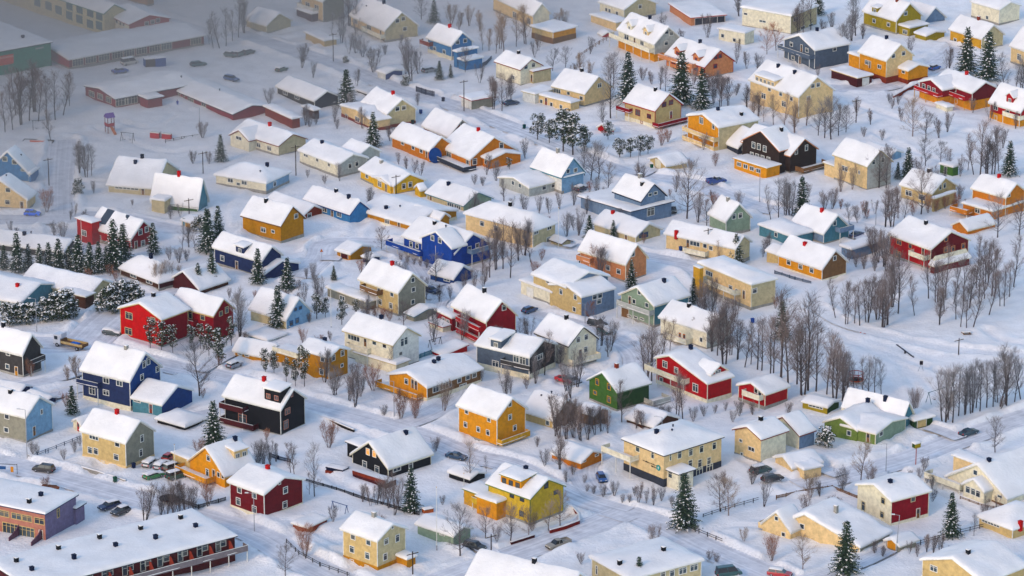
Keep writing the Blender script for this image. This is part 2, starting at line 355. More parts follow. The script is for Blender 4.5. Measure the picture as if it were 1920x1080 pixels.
def house(label, col, A, B, C, g=None, roof='g', r=None, win='', ch='', cat='house', name='house', **k):
    o = k.get
    P, h, u, v, L, Wd = solve(A, B, C, g, o('h'), None)
    ctr = P - Vector((u.x, u.y, 0))*L/2 + Vector((v.x, v.y, 0))*Wd/2
    rz = math.atan2(u.y, u.x)
    root = thing(name, label, cat, (ctr.x, ctr.y, 0), rz, o('group'))
    if o('kind'): root['kind'] = o('kind')
    M = Matrix.Rotation(-rz, 3, 'Z')
    def loc(p): return M @ (Vector(p)-ctr)
    cl = Vector((0, 0, CAMH)); cl = loc(cl)
    def lray(px, py): return M @ ray(px, py)
    seed = int(abs(bx_hash(label))) % 9973
    blocks = []
    specs = [dict(A=A, B=B, C=C, g=g, h=o('h'), roof=roof, r=r, rise=o('rise'), col=col, rc=o('rc'), win=win, rp=o('rp', .5), h2=o('h2', 0),
                  base=o('base', ('conc', .5)), trim=o('trim', 'white'), fr=o('fr', 'white'), cb=o('cb', o('trim', 'white') if o('trim', 'white') in ('white', 'ivory', 'red', 'sand', 'moss') and cat == 'house' else None), ov=o('ov', .45), T=o('T', .42), dc=o('dc', 'wood'))]
    for b in o('blk', []):
        q = dict(roof='g', rise=None, r=None, col=col, rc=b.get('col', None) and None, win='', rp=.5, h2=0, g=None, h=None, base=None, trim=specs[0]['trim'], fr=specs[0]['fr'], cb=None, ov=.35, T=.4, dc='wood'); q.update(b); specs.append(q)
    for n, s in enumerate(specs):
        b = Block(); Pb, hb, _, _, Lb, Wb = solve(s['A'], s['B'], s['C'], s['g'], s['h'], u)
        lp = loc(Pb); b.x1 = lp.x; b.x0 = lp.x-Lb; b.y0 = lp.y; b.y1 = lp.y+Wb; b.h = hb; b.s = s; b.L = Lb; b.W = Wb
        wx = Pb; rf = s['roof']; rp = s['rp']
        if rf in 'gx':
            mid = Pb + Vector((v.x, v.y, 0))*Wb*rp if rf == 'g' else Pb - Vector((u.x, u.y, 0))*Lb*(1-rp)
            if s['rise'] is not None: b.rise = s['rise']
            elif s['r'] is not None: b.rise = max(.3, bis(lambda z: proj((mid.x, mid.y, z))[1]-s['r'], hb, hb+15)-hb-.25)
            else: b.rise = .28*(Wb if rf == 'g' else Lb)
        else: b.rise = s['rise'] if s['rise'] is not None else (.22*min(Lb, Wb) if rf == 'h' else .12)
        def zf(x, y, soft=0., b=b, rf=rf, rp=rp, h2=s['h2']):
            if rf == 'g': t, w = (y-b.y0)/b.W, b.W
            elif rf == 'x': t, w = (x-b.x0)/b.L, b.L
            elif rf == 's': return b.h + b.rise*(y-b.y0)/b.W
            elif rf == 't': return b.h + b.rise*(x-b.x0)/b.L
            elif rf == 'h':
                d = min(x-b.x0, b.x1-x, y-b.y0, b.y1-y); return b.h + min(d, min(b.L, b.W)/2)*b.rise/(min(b.L, b.W)/2)
            else: return b.h+.05
            if rf == 'x': ha, hc = b.h+h2, b.h      # x0 eave may be lifted
            else: ha, hc = b.h, b.h+h2
            top = b.h+b.rise; d = (t-rp)*w
            sl = (top-ha)/(rp*w) if d < 0 else (top-hc)/((1-rp)*w)
            return top - sl*(math.sqrt(d*d+soft*soft)-soft*.6 if soft else abs(d))
        b.zf = zf; blocks.append(b)
    def inside(b, x, y, e=0): return b.x0-e <= x <= b.x1+e and b.y0-e <= y <= b.y1+e
    def topz(x, y, e=.3):
        z = [b.zf(x, y) for b in blocks if inside(b, x, y, e)]
        return max(z) if z else -1
    def roofhit(px, py):
        d = lray(px, py); t0 = (cl.z-16)/-d.z; t1 = cl.z/-d.z; last = None
        for i in range(400):
            t = t0+(t1-t0)*i/399; p = cl+d*t
            z = topz(p.x, p.y)
            if z >= p.z: return p.x, p.y, z
        bb = blocks[0]; return 0, (bb.y0+bb.y1)/2, bb.h+bb.rise
    for n, b in enumerate(blocks):
        s = b.s; rf = s['roof']; x0, x1, y0, y1, hh = b.x0, b.x1, b.y0, b.y1, b.h; zb = -.6
        ts = .2; dz = .1
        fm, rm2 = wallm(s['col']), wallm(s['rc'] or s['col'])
        Z = lambda x, y: b.zf(x, y)-dz
        m = MB(); c4 = [(x0, y0), (x1, y0), (x1, y1), (x0, y1)]
        def side(p, q, mt, brk):
            pts = [p] + brk + [q]
            vs = [(p[0], p[1], zb), (q[0], q[1], zb)] + [(a[0], a[1], Z(*a)) for a in pts[::-1]]
            m.add(vs, [tuple(range(len(vs)))], mt)
        yr, xr = y0+b.W*s['rp'], x0+b.L*s['rp']
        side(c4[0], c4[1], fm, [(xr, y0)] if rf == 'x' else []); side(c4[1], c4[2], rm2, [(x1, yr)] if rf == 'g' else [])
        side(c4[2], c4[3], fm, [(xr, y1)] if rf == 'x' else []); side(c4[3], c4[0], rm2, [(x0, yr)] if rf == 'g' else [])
        wo = m.build('wall', root)
        if s['base']:
            m = MB(); e = .04+.004*n; m.box(x0-e, x1+e, y0-e, y1+e, -.6, s['base'][1], plainm(s['base'][0])); m.build('foundation', root)
        if s['cb']:
            cm = plainm(s['cb']); e = .035
            for cx, cy in ((x1, y0), (x0, y0), (x1, y1)):
                m = MB(); m.box(cx-.11 if cx == x1 else cx-e, cx+e if cx == x1 else cx+.11, cy-e if cy == y0 else cy-.11, cy+.11 if cy == y0 else cy+e, .1, Z(cx, cy)-.02, cm); m.build('corner_board', root)
        # roof slab with barge boards, and its snow
        ov = s['ov']; X0, X1, Y0, Y1 = x0-ov, x1+ov, y0-ov, y1+ov; tm = plainm(s['trim']); m = MB(); brk = ([], [])
        if rf in 'gsf':
            ys = [Y0, yr, Y1] if rf == 'g' else [Y0, Y1]
            top = [(y, b.zf(0, y)) for y in ys]; m.prism(top + [(y, z-ts) for y, z in top[::-1]], tm, 'x', X0, X1)
            if rf == 'g': brk = ([], [yr])
        elif rf in 'xt':
            xs = [X0, xr, X1] if rf == 'x' else [X0, X1]
            top = [(x, b.zf(x, 0)) for x in xs]; m.prism(top + [(x, z-ts) for x, z in top[::-1]], tm, 'y', Y0, Y1)
            if rf == 'x': brk = ([xr], [])
        else:
            k2 = min(b.L, b.W)/2
            rg = [(x0+k2, (y0+y1)/2), (x1-k2, (y0+y1)/2)] if b.L >= b.W else [((x0+x1)/2, y0+k2), ((x0+x1)/2, y1-k2)]
            vs = [(x, y, b.zf(x, y)) for x, y in ((X0, Y0), (X1, Y0), (X1, Y1), (X0, Y1))] + [(x, y, hh+b.rise) for x, y in rg]
            lo = [(x, y, z-ts) for x, y, z in vs[:4]]
            fs = [(0,1,5,4),(1,2,5),(2,3,4,5),(3,0,4)] if b.L >= b.W else [(0,1,4),(1,2,5,4),(2,3,5),(3,0,4,5)]
            m.add(vs+lo, fs + [(0,1,7,6),(1,2,8,7),(2,3,9,8),(3,0,6,9),(6,7,8,9)], tm)
        ro = m.build('roof', root)
        snow_sheet(X0, X1, Y0, Y1, b.zf, brk, s['T'], seed+n*7, parent=ro, res=.9 if b.L*b.W < 200 else 1.5)
        # windows and doors, each a part
        face, w, hgt_, one = 'F', 1.15, 1.15, False
        for tk in s['win'].split():
            if tk in ('F', 'R'): face, w, hgt_ = tk, 1.15, 1.15; continue
            if 'x' in tk and tk[0] not in 'dgl': w, hgt_ = (float(a) for a in tk.split('x')); continue
            kind = tk[0] if tk[0] in 'dgwl' else ''
            px, py = (float(a) for a in tk[len(kind):].split(','))
            d = lray(px, py); t = (y0-cl.y)/d.y if face == 'F' else (x1-cl.x)/d.x; q = cl+d*t
            ww, h3 = (w, hgt_) if kind in ('', 'w', 'l') else ((.98, 2.1) if kind == 'd' else (2.5, 2.2))
            a, lo_, hi_ = (q.x, x0, x1) if face == 'F' else (q.y, y0, y1)
            a = min(max(a, lo_+ww/2+.12), hi_-ww/2-.12) if hi_-lo_ > ww+.3 else (lo_+hi_)/2
            zt = Z(a, y0) if face == 'F' else Z(x1, a)
            z = min(max(q.z, h3/2+.1), max(zt-h3/2-.25, h3/2+.05))
            lc, rzz = ((a, y0-.012, z), 0) if face == 'F' else ((x1+.012, a, z), math.pi/2)
            if kind in ('', 'w', 'l'):
                wm, pm = window_mesh(w*1.2, hgt_*1.16, s['fr'], 0)
                wo = link('window', wm, root, lc, rzz); po = link('pane', pm, wo)
                if kind == 'l': po.data = pm.copy(); po.data.materials[0] = SUNREFL
            else: link('door' if kind == 'd' else 'garage_door', door_mesh(ww, h3, s['dc']), root, lc, rzz)
    b0 = blocks[0]
    # dormers: (px, py at the foot of its front, side 'F'/'R', width, height, 'g'/'s', colour)
    for (px, py, fc, dw, dh, dt, dcol) in o('dor', []):
        X, Y, zz = roofhit(px, py); b = b0
        if fc == 'F': sl = b.rise/(b.W*b.s['rp']); run = (b.y0+b.W*b.s['rp'])-Y
        else: sl = b.rise/(b.L*(1-b.s['rp'])); run = X-(b.x0+b.L*b.s['rp'])
        hr = dh + (dw*.38 if dt == 'g' else 0); dep = min(max(run, .8), hr/max(sl, .12))
        d = link('dormer', None, root, (X, Y, zz-.05), 0 if fc == 'F' else math.pi/2)
        m = MB(); wm_ = wallm(dcol)
        if dt == 'g':
            m.prism([(-dw/2, -.2), (dw/2, -.2), (dw/2, dh), (0, hr), (-dw/2, dh)], wm_, 'y', 0, dep); zt = lambda x, y, s_=0: hr+.04-abs(x)*.76
            pr = [(-dw/2-.3, zt(dw/2+.3, 0)), (0, hr+.04), (dw/2+.3, zt(dw/2+.3, 0))]
        else:
            m.box(-dw/2, dw/2, 0, dep, -.2, dh-.02, wm_); s2 = .12; zt = lambda x, y, s_=0: dh+.1+y*s2
            pr = None
        m.build('wall', d); m = MB()
        if dt == 'g': m.prism(pr+[(x, z-.14) for x, z in pr[::-1]], plainm(b.s['trim']), 'y', -.3, dep)
        else: m.prism([(-.35, zt(0, -.35)), (dep, zt(0, dep)), (dep, zt(0, dep)-.15), (-.35, zt(0, -.35)-.15)], plainm(b.s['trim']), 'x', -dw/2-.25, dw/2+.25)
        m.build('roof', d)
        snow_sheet(-dw/2-.25, dw/2+.25, -.3, dep+.3, zt, ([0] if dt == 'g' else [], []), .28, seed+3, parent=d)
        nw = max(1, int(dw/1.5)); wm = window_mesh(min(1.1, dw*.6), min(1.1, dh*.75), b.s['fr'], 1, True)[0]
        for i in range(nw): link('window', wm, d, (-dw/2+(i+.5)*dw/nw, -.012, dh*.48))
    # balconies: (side, f0, f1, floor height, depth, colour, [block index])
    for bl in o('bal', []):
        fc, f0, f1, z, dep, bc = bl[:6]; b = blocks[bl[6] if len(bl) > 6 else 0]; m = MB(); bm_ = plainm(bc)
        if fc == 'F': a0, a1, org, rr = b.x0+b.L*f0, b.x0+b.L*f1, None, 0; lc = ((a0+a1)/2, b.y0, 0)
        else: a0, a1, rr = b.y0+b.W*f0, b.y0+b.W*f1, math.pi/2; lc = (b.x1, (a0+a1)/2, 0)
        w = (a1-a0)/2; root_b = link('balcony', None, root, lc, rr)
        m.box(-w, w, -dep, -.02, z-.18, z, plainm('wood' if z < 1 else bc)); m.build('deck', root_b)
        m = MB()
        m.box(-w, w, -dep-.06, -dep, z-.25, z+.95, bm_)
        for sx in (-1, 1): m.box(sx*w-(.06 if sx < 0 else 0), sx*w+(.06 if sx > 0 else 0), -dep, -.02, z-.25, z+.95, bm_)
        m.box(-w-.08, w+.08, -dep-.1, -dep+.04, z+.96, z+1.02, plainm('white' if bc != 'white' else 'ivory')); m.build('railing', root_b)
        snow_sheet(-w+.02, w-.02, -dep+.02, -.04, lambda x, y, s_=0: z-.05, ([], []), .3, seed+5, parent=root_b)
        if z > 1.2:
            for i in range(max(2, int(w/2)+1)):
                n_ = max(2, int(w/2)+1); xx = -w+.1+(2*w-.2)*i/(n_-1); m = MB(); m.box(xx-.07, xx+.07, -dep+.02, -dep+.16, -.4, z-.19, plainm(o('post', 'white'))); m.build('post', root_b)
    # chimneys and vents: "r845,46 b1459,122 v900,200"
    for tk in ch.split():
        px, py = (float(a) for a in tk[1:].split(','))
        x, y, z = roofhit(px, py+4); m = MB()
        if tk[0] == 'v':
            m.tube((x, y, z-.3), (x, y, z+.75), .13, .13, plainm('kol'), 8); m.tube((x, y, z+.75), (x, y, z+.9), .24, .2, plainm('kol'), 8); m.build('roof_vent', root); continue
        cm = plainm({'r': 'c01818', 'b': 'kol', 'k': 'rust', 'g': 'conc', 'd': '24262c'}[tk[0]]); e = .36
        m.box(x-e, x+e, y-e, y+e, z-.9, z+1.15, cm); m.box(x-e-.06, x+e+.06, y-e-.06, y+e+.06, z+1.15, z+1.25, cm); c = m.build('chimney', root)
        if tk[0] in 'dgk': snow_sheet(x-e, x+e, y-e, y+e, lambda a, b_, s_=0: z+1.26, ([], []), .16, seed, parent=c)
    HOUSES.append((root, blocks, u, v, ctr, M, cat))
    H = Block(); H.root, H.blocks, H.loc, H.lray, H.cl, H.rh = root, blocks, loc, lray, cl, roofhit
    HLIST[label] = H
    return H
HLIST = {}
def bx_hash(s):
    x = 7
    for c in s: x = (x*131+ord(c)) % 1000003
    return x
# ---------------------------------------------------------------- every building, from its corners in the photograph
G, S = 'garage', 'shed'
def garage(label, *a, **k):
    k.setdefault('base', None); k.setdefault('cat', 'garage'); k.setdefault('name', 'garage'); return house(label, *a, **k)
def shed(label, *a, **k):
    k.setdefault('base', None); k.setdefault('cat', 'shed'); k.setdefault('name', 'shed'); k.setdefault('ov', .3); return house(label, *a, **k)
# far left: school and nursery in the fog
house('long pale yellow school block with rows of green trimmed windows', 'cream', (-150,-90), (195,24), 232, None, 'g', None, 'F 2.6x2.1 130,4 149,9 169,19 186,25 70,4 91,11 110,19 130,29 149,36 169,45 186,48', cat='school', name='school', h=7, rise=2, fr='emerald', base=None, trim='emerald')
house('red gabled annex at the end of the yellow school block', 'ivory', (200,25), (242,45), 317, None, 'g', 26, 'F 1x1 205,35 213,38 219,40 226,44 232,46 R 275,44 286,41 296,38', cat='school annex', name='school_annex', h=5, rc='red', trim='red')
house('small ochre tower behind the red gabled school annex', 'ochre', (230,-14), (276,-2), 288, 12, 'f', None, '', cat='school tower', name='school_tower')
house('long low red school with a white window band facing the yard', 'red', 64, (130,111), (382,66), 130, 'x', 88, 'R 3x1.8 146,117 170,110 195,104 220,99 242,95 265,89 290,86 312,81 367,75', cat='school', name='school', rc='crimson', fr='ivory')
house('jade green windowless hall with an orange sign panel', 'jade', -190, (-90,113), (95,79), None, 'f', None, '', 'b43,70 v97,72', h=7.2, cat='sports hall', name='hall', trim='charcoal', base=None)
house('red L shaped nursery school around a snowy play yard', 'crimson', (318,164), (437,213), 508, 226, 'g', None, 'F 2.5x1.5 333,181 358,189 d345,188 2x1 382,195', 'v372,140 v340,144', cat='nursery', name='nursery', fr='ivory', base=None, trim='charcoal', rise=1.4,
    blk=[dict(A=160, B=(216,185), C=372, h=3, roof='x', rise=1.1, win='F 2.4x1.5 172,176 188,181 204,187 R 3.2x1.8 228,188 246,185', trim='charcoal'), dict(A=262, B=(277,186), C=304, h=3, roof='f', trim='charcoal')])
garage('brown walled flat store behind the nursery roof end', 'rust', (497,199), (548,222), 562, None, 'f', None, '', h=3)
# top row
house('beige windowless gabled barn in the fog at the top', 'beige', (462,36), (500,47), 545, 64, 'g', 23, '', trim='ivory')
house('ivory two storey house with a white snow topped balcony in the fog', 'peach', (565,-12), (606,2), 645, 42, 'g', None, 'F 1.8x1.4 577,9 594,14', rc='grey', bal=[('F',0,.75,3,1.6,'white')], blk=[dict(A=556, B=(584,26), C=606, h=2.4, roof='f', col='maroon')])
garage('long flat roofed beige garage below the ivory balcony house', 'sand', (573,60), (608,76), 631, 90, 'f', None, '')
house('big cream house with a steep gable and yellow porch in the fog', 'peach', (658,27), (722,56), 783, 79, 'g', 21, 'F 2.2x1.5 667,39 692,52 d714,62 R 745,39 756,35 759,54', rc='beige', bal=[('F',.45,1,1.4,1.5,'ivory')], ch='b736,9 v687,12')
house('sky blue gabled house with a red chimney and brown balcony', 'sky', (802,69), (847,84), 885, 114, 'g', 59, 'F 815,91 833,97 R 858,79 872,76', 'r845,47', base=('ivory',1.2), blk=[dict(A=851, B=(857,97), C=895, h=4.6, roof='f'), dict(A=860, B=(872,114), C=904, h=3, roof='f')], bal=[('F',-.18,.22,2.8,1.4,'rust')])
shed('tiny shed with one white and one blue wall beside the road', 'white', (708,133), (723,138), 754, 150, 'g', None, '', rc='blue', rise=.6)
house('dark grey bungalow with a brown garden front by the tall spruce', 'dkgrey', (520,161), (590,188), 634, 203, 'g', 169, 'F 1.8x1.2 535,171 557,180', rc='charcoal', base=None, blk=[dict(A=568, B=(588,207), C=598, h=2.4, roof='f', col='brown')])
house('pale yellow house with a low front wing on a brick red plinth', 'beige', (681,190), (727,212), 779, 240, 'g', 184, 'R 745,204 757,202', 'r737,175', rc='beige', base=('rust',.8), blk=[dict(A=640, B=(699,226), C=731, g=247, roof='x', r=203, col='peach', win='F 650,221 2x1.3 670,224', base=('rust',.9))])
garage('white garage with a red edged flat roof and red sledge', 'white', (865,180), (884,188), 925, 206, 'f', None, 'F g874,195', rc='grey', trim='red', dc='white')
house('brown gabled house with a red door behind the orange bungalow', 'rust', (794,234), (842,255), 889, 270, 'g', 222, 'R 867,232 850,252', ch='', base=None)
house('cream gabled house with a flat side annex above the cream garage', 'ivory', (930,114), (976,129), 1015, 162, 'g', 109, 'F 1.3x1 962,145 R 986,125 1000,122', 'd974,96', trim='rust', blk=[dict(A=994, B=(1000,134), C=1033, g=160, roof='f', col='beige', win='F d997,146')])
house('ivory house with a bare birch in front at the top edge', 'peach', (925,-8), (1000,27), 1030, 55, 'g', 5, 'F 1.8x1.6 992,40 965,28', rc='ivory')
house('flat roofed beige and tan house hugging the slope', 'sand', (997,49), (1037,60), 1080, 82, 'f', None, '', rc='amber', base=('wood',1.6))
house('ivory house with a snowy terrace at the top middle', 'ivory', (1125,3), (1170,17), 1230, 40, 'g', -8, 'F 1x1 1137,18 1143,20 1157,25 R 1200,12', rc='beige', blk=[dict(A=1108, B=(1155,42), C=1178, h=2.2, roof='f', col='peach')])
garage('salmon carport with red fascia and dark parking bays', 'salmon', (1256,7), (1296,33), 1360, 49, 'f', None, 'R g1310,38 g1324,34 g1338,31 g1352,28', trim='red', dc='charcoal', cat='carport', name='carport')
shed('small bright red shed on the snowy slope', 'red', (1122,61), (1130,66), 1148, 70, 'g', None, '', rise=.8)
house('ivory house with two white dormers and a full width balcony', 'ivory', (1160,54), (1227,81), 1277, 116, 'g', 49, 'F 2x1.5 1175,70 1.6x1.4 1204,80 d1190,75 R 1250,60 1259,57 1249,81', rc='ltgrey', dor=[(1180,58,'F',2.6,2.0,'g','ivory'),(1211,69,'F',2.6,2.0,'g','peach')], bal=[('F',-.12,1,3.1,1.8,'ivory')], ch='b1226,31', base=('amber',2.2))
house('salmon house with two red trimmed dormers', 'salmon', (1250,101), (1321,124), 1375, 149, 'g', 92, 'F 1.6x1.4 1263,115 1285,122 1305,128 R 1342,107 1350,105 1341,124', rc='salmon', trim='red', fr='red', dor=[(1270,106,'F',2.6,2.1,'g','salmon'),(1305,118,'F',2.6,2.1,'g','salmon')], bal=[('F',-.1,.8,3,1.8,'salmon')], ch='b1317,75')
house('white functional house with a flat cream annex at the top right', 'ivory', (1392,13), (1482,29), 1532, 66, 'h', None, 'F 1,1 2x.7 1430,40 1455,60 1.2x.7 1398,26 R 1490,36 1494,35 2x.9 1505,52 1520,48'.replace('1,1 ', ''), rise=.6, rc='beige', blk=[dict(A=1348, B=(1396,62), C=1414, g=85, roof='f', win='F 1x1 1355,67 1377,75')])
house('slate blue gabled house with a wide balcony under its gable', 'slate', (1471,74), (1527,93), 1592, 129, 'x', 64, 'F 1484,83 d1503,90 1513,94 d1500,114 1487,108 R 1565,90', 'b1535,52', rc='slate', bal=[('F',-.05,1,3.2,1.9,'slate')], base=None)
house('amber and cream house with a parapet garage to its left', 'amber', (1612,96), (1661,112), 1711, 157, 'g', 81, 'F 1.5x1.2 1626,117 d1631,121 1.3x1 1649,125 R 1675,105 1694,100', 'b1667,71', rc='peach', trim='ivory', base=('rust',1.8),
    blk=[dict(A=1676, B=(1702,132), C=1740, g=158, roof='g', r=119, col='amber', win='F 1.2x.8 1694,135 R', base=('rust',1.2)), dict(A=1559, B=(1607,146), C=1635, g=164, roof='f', col='maroon', rc='maroon', trim='peach', win='R g1623,153', dc='white'), dict(A=1592, B=(1616,107), C=1640, h=4.5, roof='f', col='amber')])
house('olive yellow house with a pink edged dormer and lean-to', 'olive', (1620,19), (1680,37), 1727, 65, 'g', 4, 'F 1639,39 1666,46 R 1698,25', 'k1682,1', dor=[(1640,26,'F',2.4,2.0,'s','olive')], blk=[dict(A=1682, B=(1705,52), C=1740, g=70, roof='f', win='F 1.6x1.2 1697,60')])
shed('small olive shed in front of the olive house lean-to', 'olive', (1716,61), (1736,67), 1771, 79, 'g', None, '', rise=.7)
house('blue grey low house with a broad snowy roof behind the olive house', 'blgrey', 1690, (1731,40), (1772,31), 48, 'g', 12, '', base=None)
house('yellow house with a cream gable and a brick chimney at top right', 'gold', (1782,53), (1840,71), 1881, 95, 'g', 45, 'F 1791,76 R 1850,66', 'k1835,35', rc='beige')
house('white house half hidden by trees at the top right corner', 'ivory', (1822,2), (1873,17), 1912, 47, 'g', 2, 'F 1x1 1851,33 R')
house('pale peach house cut by the right edge', 'peach', (1896,84), (1962,106), 2010, 140, 'g', 70, 'F 1.4x1.6 1911,107')
house('large peach house with two black chimneys and a wide dormer', 'peach', (1407,148), (1497,180), 1562, 222, 'g', 142, 'F 1443,167 1464,176 1484,185 1.6x1.4 1432,180 1470,195 R 1524,161 1534,159 1516,184', 'b1459,124 b1490,136', dor=[(1434,168,'F',8.5,2.1,'s','peach')], base=('peach',.4))
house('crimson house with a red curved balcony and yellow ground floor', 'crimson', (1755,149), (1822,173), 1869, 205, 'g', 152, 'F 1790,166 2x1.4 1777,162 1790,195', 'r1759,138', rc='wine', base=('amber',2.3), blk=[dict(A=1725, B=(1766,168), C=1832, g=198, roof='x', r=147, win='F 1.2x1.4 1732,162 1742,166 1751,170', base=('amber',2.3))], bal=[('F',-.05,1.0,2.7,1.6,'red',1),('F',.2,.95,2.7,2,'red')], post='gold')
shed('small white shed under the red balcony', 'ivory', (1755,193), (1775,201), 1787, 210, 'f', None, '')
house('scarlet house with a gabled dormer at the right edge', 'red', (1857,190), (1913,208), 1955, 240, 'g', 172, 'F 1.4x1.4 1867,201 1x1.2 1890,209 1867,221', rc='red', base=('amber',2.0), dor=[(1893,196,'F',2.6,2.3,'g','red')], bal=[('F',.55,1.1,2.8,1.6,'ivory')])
# second band
house('bright sky blue gabled house at the left edge', 'sky', (-22,320), (55,326), 68, 343, 'x', 282, 'F 9,298 27,299 1x.5 43,319', 'v40,292', fr='ivory', blk=[dict(A=54, B=(57,326), C=72, h=2.5, roof='f')])
house('cream gabled house beside the parked bright blue car', 'peach', (-46,365), (51,373), 66, 395, 'x', 336, 'F 15,356 14,379 d41,385', 'v12,330', fr='ivory')
house('broad white roofed beige bungalow facing the misty road', 'beige', (203,345), (290,352), 332, 367, 'g', 300, 'F 3.5x.7 230,351 245,352 d268,355', 'b251,292 b267,290 b254,305', base=None, T=.5)
house('white roofed bungalow end with a bright green wall', 'green', (285,372), (371,383), 389, 397, 'g', 333, 'F 1x.6 1,1'.replace(' 1x.6 1,1',''), 'r342,325', rc='teal', base=None, blk=[dict(A=284, B=(308,376), C=320, h=3, roof='f', col='beige')])
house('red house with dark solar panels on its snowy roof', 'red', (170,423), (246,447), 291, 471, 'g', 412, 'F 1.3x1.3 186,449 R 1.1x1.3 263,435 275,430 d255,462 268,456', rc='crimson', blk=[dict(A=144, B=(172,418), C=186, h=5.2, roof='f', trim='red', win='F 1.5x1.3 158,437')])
house('low grey bungalow behind the row of spruces at left', 'dkgrey', (-30,452), (119,471), 148, 487, 'g', 448, '', 'b46,440 v115,441', base=None)
house('long grey bungalow with an open carport end', 'beige', (43,524), (168,552), 214, 568, 'g', 522, '', base=None, trim='ivory', blk=[dict(A=112, B=(160,556), C=176, h=2.6, roof='f', col='brown', T=.2)])
house('teal walled bungalow with a red chimney at the left edge', 'teal', (-80,545), (38,567), 110, 582, 'g', 530, 'F 1.6x1.2 8,568 22,571', 'r33,537', base=None)
house('brown bungalow with a hipped snowy roof and birch in front', 'brown', (226,500), (298,527), 342, 545, 'h', None, 'F 2x1.1 250,515 280,527', 'b284,474 v308,484', rise=3.0, rc='maroon')
garage('red brown gabled garage between two small spruces', 'maroon', (315,536), (373,521), 430, 546, 'x', 506, '', ) if False else garage('red brown gabled garage between two small spruces', 'maroon', (317,524), (374,541), 428, 553, 'x', 506, '', rc='brown')
shed('tiny yellow walled shed with a teal door and deep snow', 'gold', (341,412), (357,417), 384, 428, 'g', None, 'F d345,420', rise=.5, dc='teal')
house('navy house with a white framed dormer and low blue wing', 'navy', (402,461), (491,488), 527, 522, 'g', 460, 'F 1.2x1.2 417,484 d444,497 1x1.1 478,502 R', '', dor=[(450,478,'F',2.8,2.1,'s','navy')], blk=[dict(A=476, B=(496,513), C=560, g=526, roof='g', r=487)])
house('ivory house with a small brown windowed front gable in the fog', 'ivory', (440,246), (523,272), 573, 294, 'g', 249, 'F 1.4x1.1 485,272 505,278', 'r488,218', rc='beige', trim='rust', blk=[dict(A=432, B=(467,263), C=500, g=284, roof='x', r=242, win='F 2x.9 448,259', trim='rust')])
house('white house with a hipped roof and cream front in the fog', 'ivory', (405,326), (499,342), 542, 362, 'h', None, 'F 1.4x1.2 432,334 458,341 1x.8 447,345 R 515,345', 'b501,310 v488,322', rise=2.2, rc='ltblue')
house('ivory and grey house with a long plain gable wall', 'ivory', (562,281), (634,308), 688, 333, 'g', 287, 'F 1x.9 572,289 575,290 595,300 617,309 R 1x1.2 656,311 669,307', rc='ltgrey', ch='b604,268', blk=[dict(A=640, B=(672,292), C=712, h=4, roof='g', rise=2, col='ltgrey')])
house('bright yellow house with a pillared porch and grey chimney', 'yellow', (676,317), (739,347), 795, 367, 'g', 324, 'F 1.2x1.2 688,326 R 1x1.3 757,349 769,346', 'g715,305', blk=[dict(A=700, B=(733,347), C=750, g=366, roof='x', r=331, win='F 1.4x1.4 712,345 d724,352')])
shed('small yellow porch hut at the gable of the yellow house', 'yellow', (778,351), (788,356), 799, 371, 'x', 345, '')
house('orange bungalow wing with a blue trampoline against its end', 'orange', (735,254), (806,281), 848, 303, 'g', 255, 'F 1.2x1 775,277 790,283 d800,288 1.2x1 755,268', base=None)
house('orange bungalow with white windows and a dark fenced terrace', 'orange', (827,274), (882,297), 968, 315, 'g', 255, 'F 2.6x1.5 840,289 1.2x1.5 877,302 R 1.2x1.5 890,303 940,270', 'r897,244', rc='orange', base=None, blk=[dict(A=905, B=(918,299), C=976, g=317, roof='g', r=283, win='F 1x1.2 911,303')], bal=[('F',0,1.2,.5,4,'charcoal')])
house('pale green bungalow with teal roof edges', 'beige', (801,361), (869,384), 921, 396, 'g', 358, 'F 2.2x1.2 845,380 858,386 d808,369', 'b841,346', rc='sage', trim='teal', base=None)
house('grey roofed bungalow with blue edges and a red door', 'sky', (572,372), (656,400), 690, 409, 'g', 375, 'F d623,395 1.4x1.4 609,390 636,400', 'd529,366 b645,360 b654,370', h=2.9, base=None, trim='blue', T=.5)
house('tall ochre house with a small gabled porch', 'ochre', (455,402), (527,421), 569, 456, 'g', 385, 'F 1.4x1.1 494,431 1x.8 512,434 R 555,405', 'd499,378', trim='wood', dor=[], blk=[dict(A=524, B=(533,414), C=556, h=4.6, roof='g', rise=1.2, win='R d545,437')])
house('orange brown house tucked behind the tall ochre house', 'rust', (500,376), (571,400), 604, 413, 'g', 383, 'R 580,404', '', col2=None)
house('long ochre bungalow with a covered porch end', 'ochre', (674,393), (772,421), 856, 436, 'g', 392, 'F 1.3x1.2 726,411 d748,424', 'b724,391 v750,387', base=('ivory',.5), blk=[dict(A=772, B=(825,411), C=842, h=2.8, roof='g', rise=1.2)])
house('royal blue house with a big front gable and glass veranda', 'royal', (757,441), (852,474), 919, 506, 'g', 436, 'F 1.1x1.2 771,458 782,461 794,463 d802,468 1.1x1.3 812,472 828,478 812,490 R 1x1 880,466 895,460', 'd815,420 v836,425', blk=[dict(A=791, B=(847,464), C=872, h=5.9, roof='x', r=432, ov=.45, win='F 1.1x1.2 811,446 825,451')], bal=[('R',.35,1,3.6,1.8,'blgrey'),('F',-.22,.45,1.6,2.2,'royal')])
garage('royal blue garage below the blue house', 'blue', (807,510), (850,521), 884, 535, 'g', 496, 'F 1.6x.6 838,525')
garage('ochre garage with a dark red door in the snowy yard', 'ochre', (632,468), (657,475), 696, 488, 'g', 458, 'F g646,481', dc='maroon')
shed('small navy shed with thick snow behind the grey house', 'navy', (680,480), (693,485), 712, 493, 'g', None, '', rise=.4)
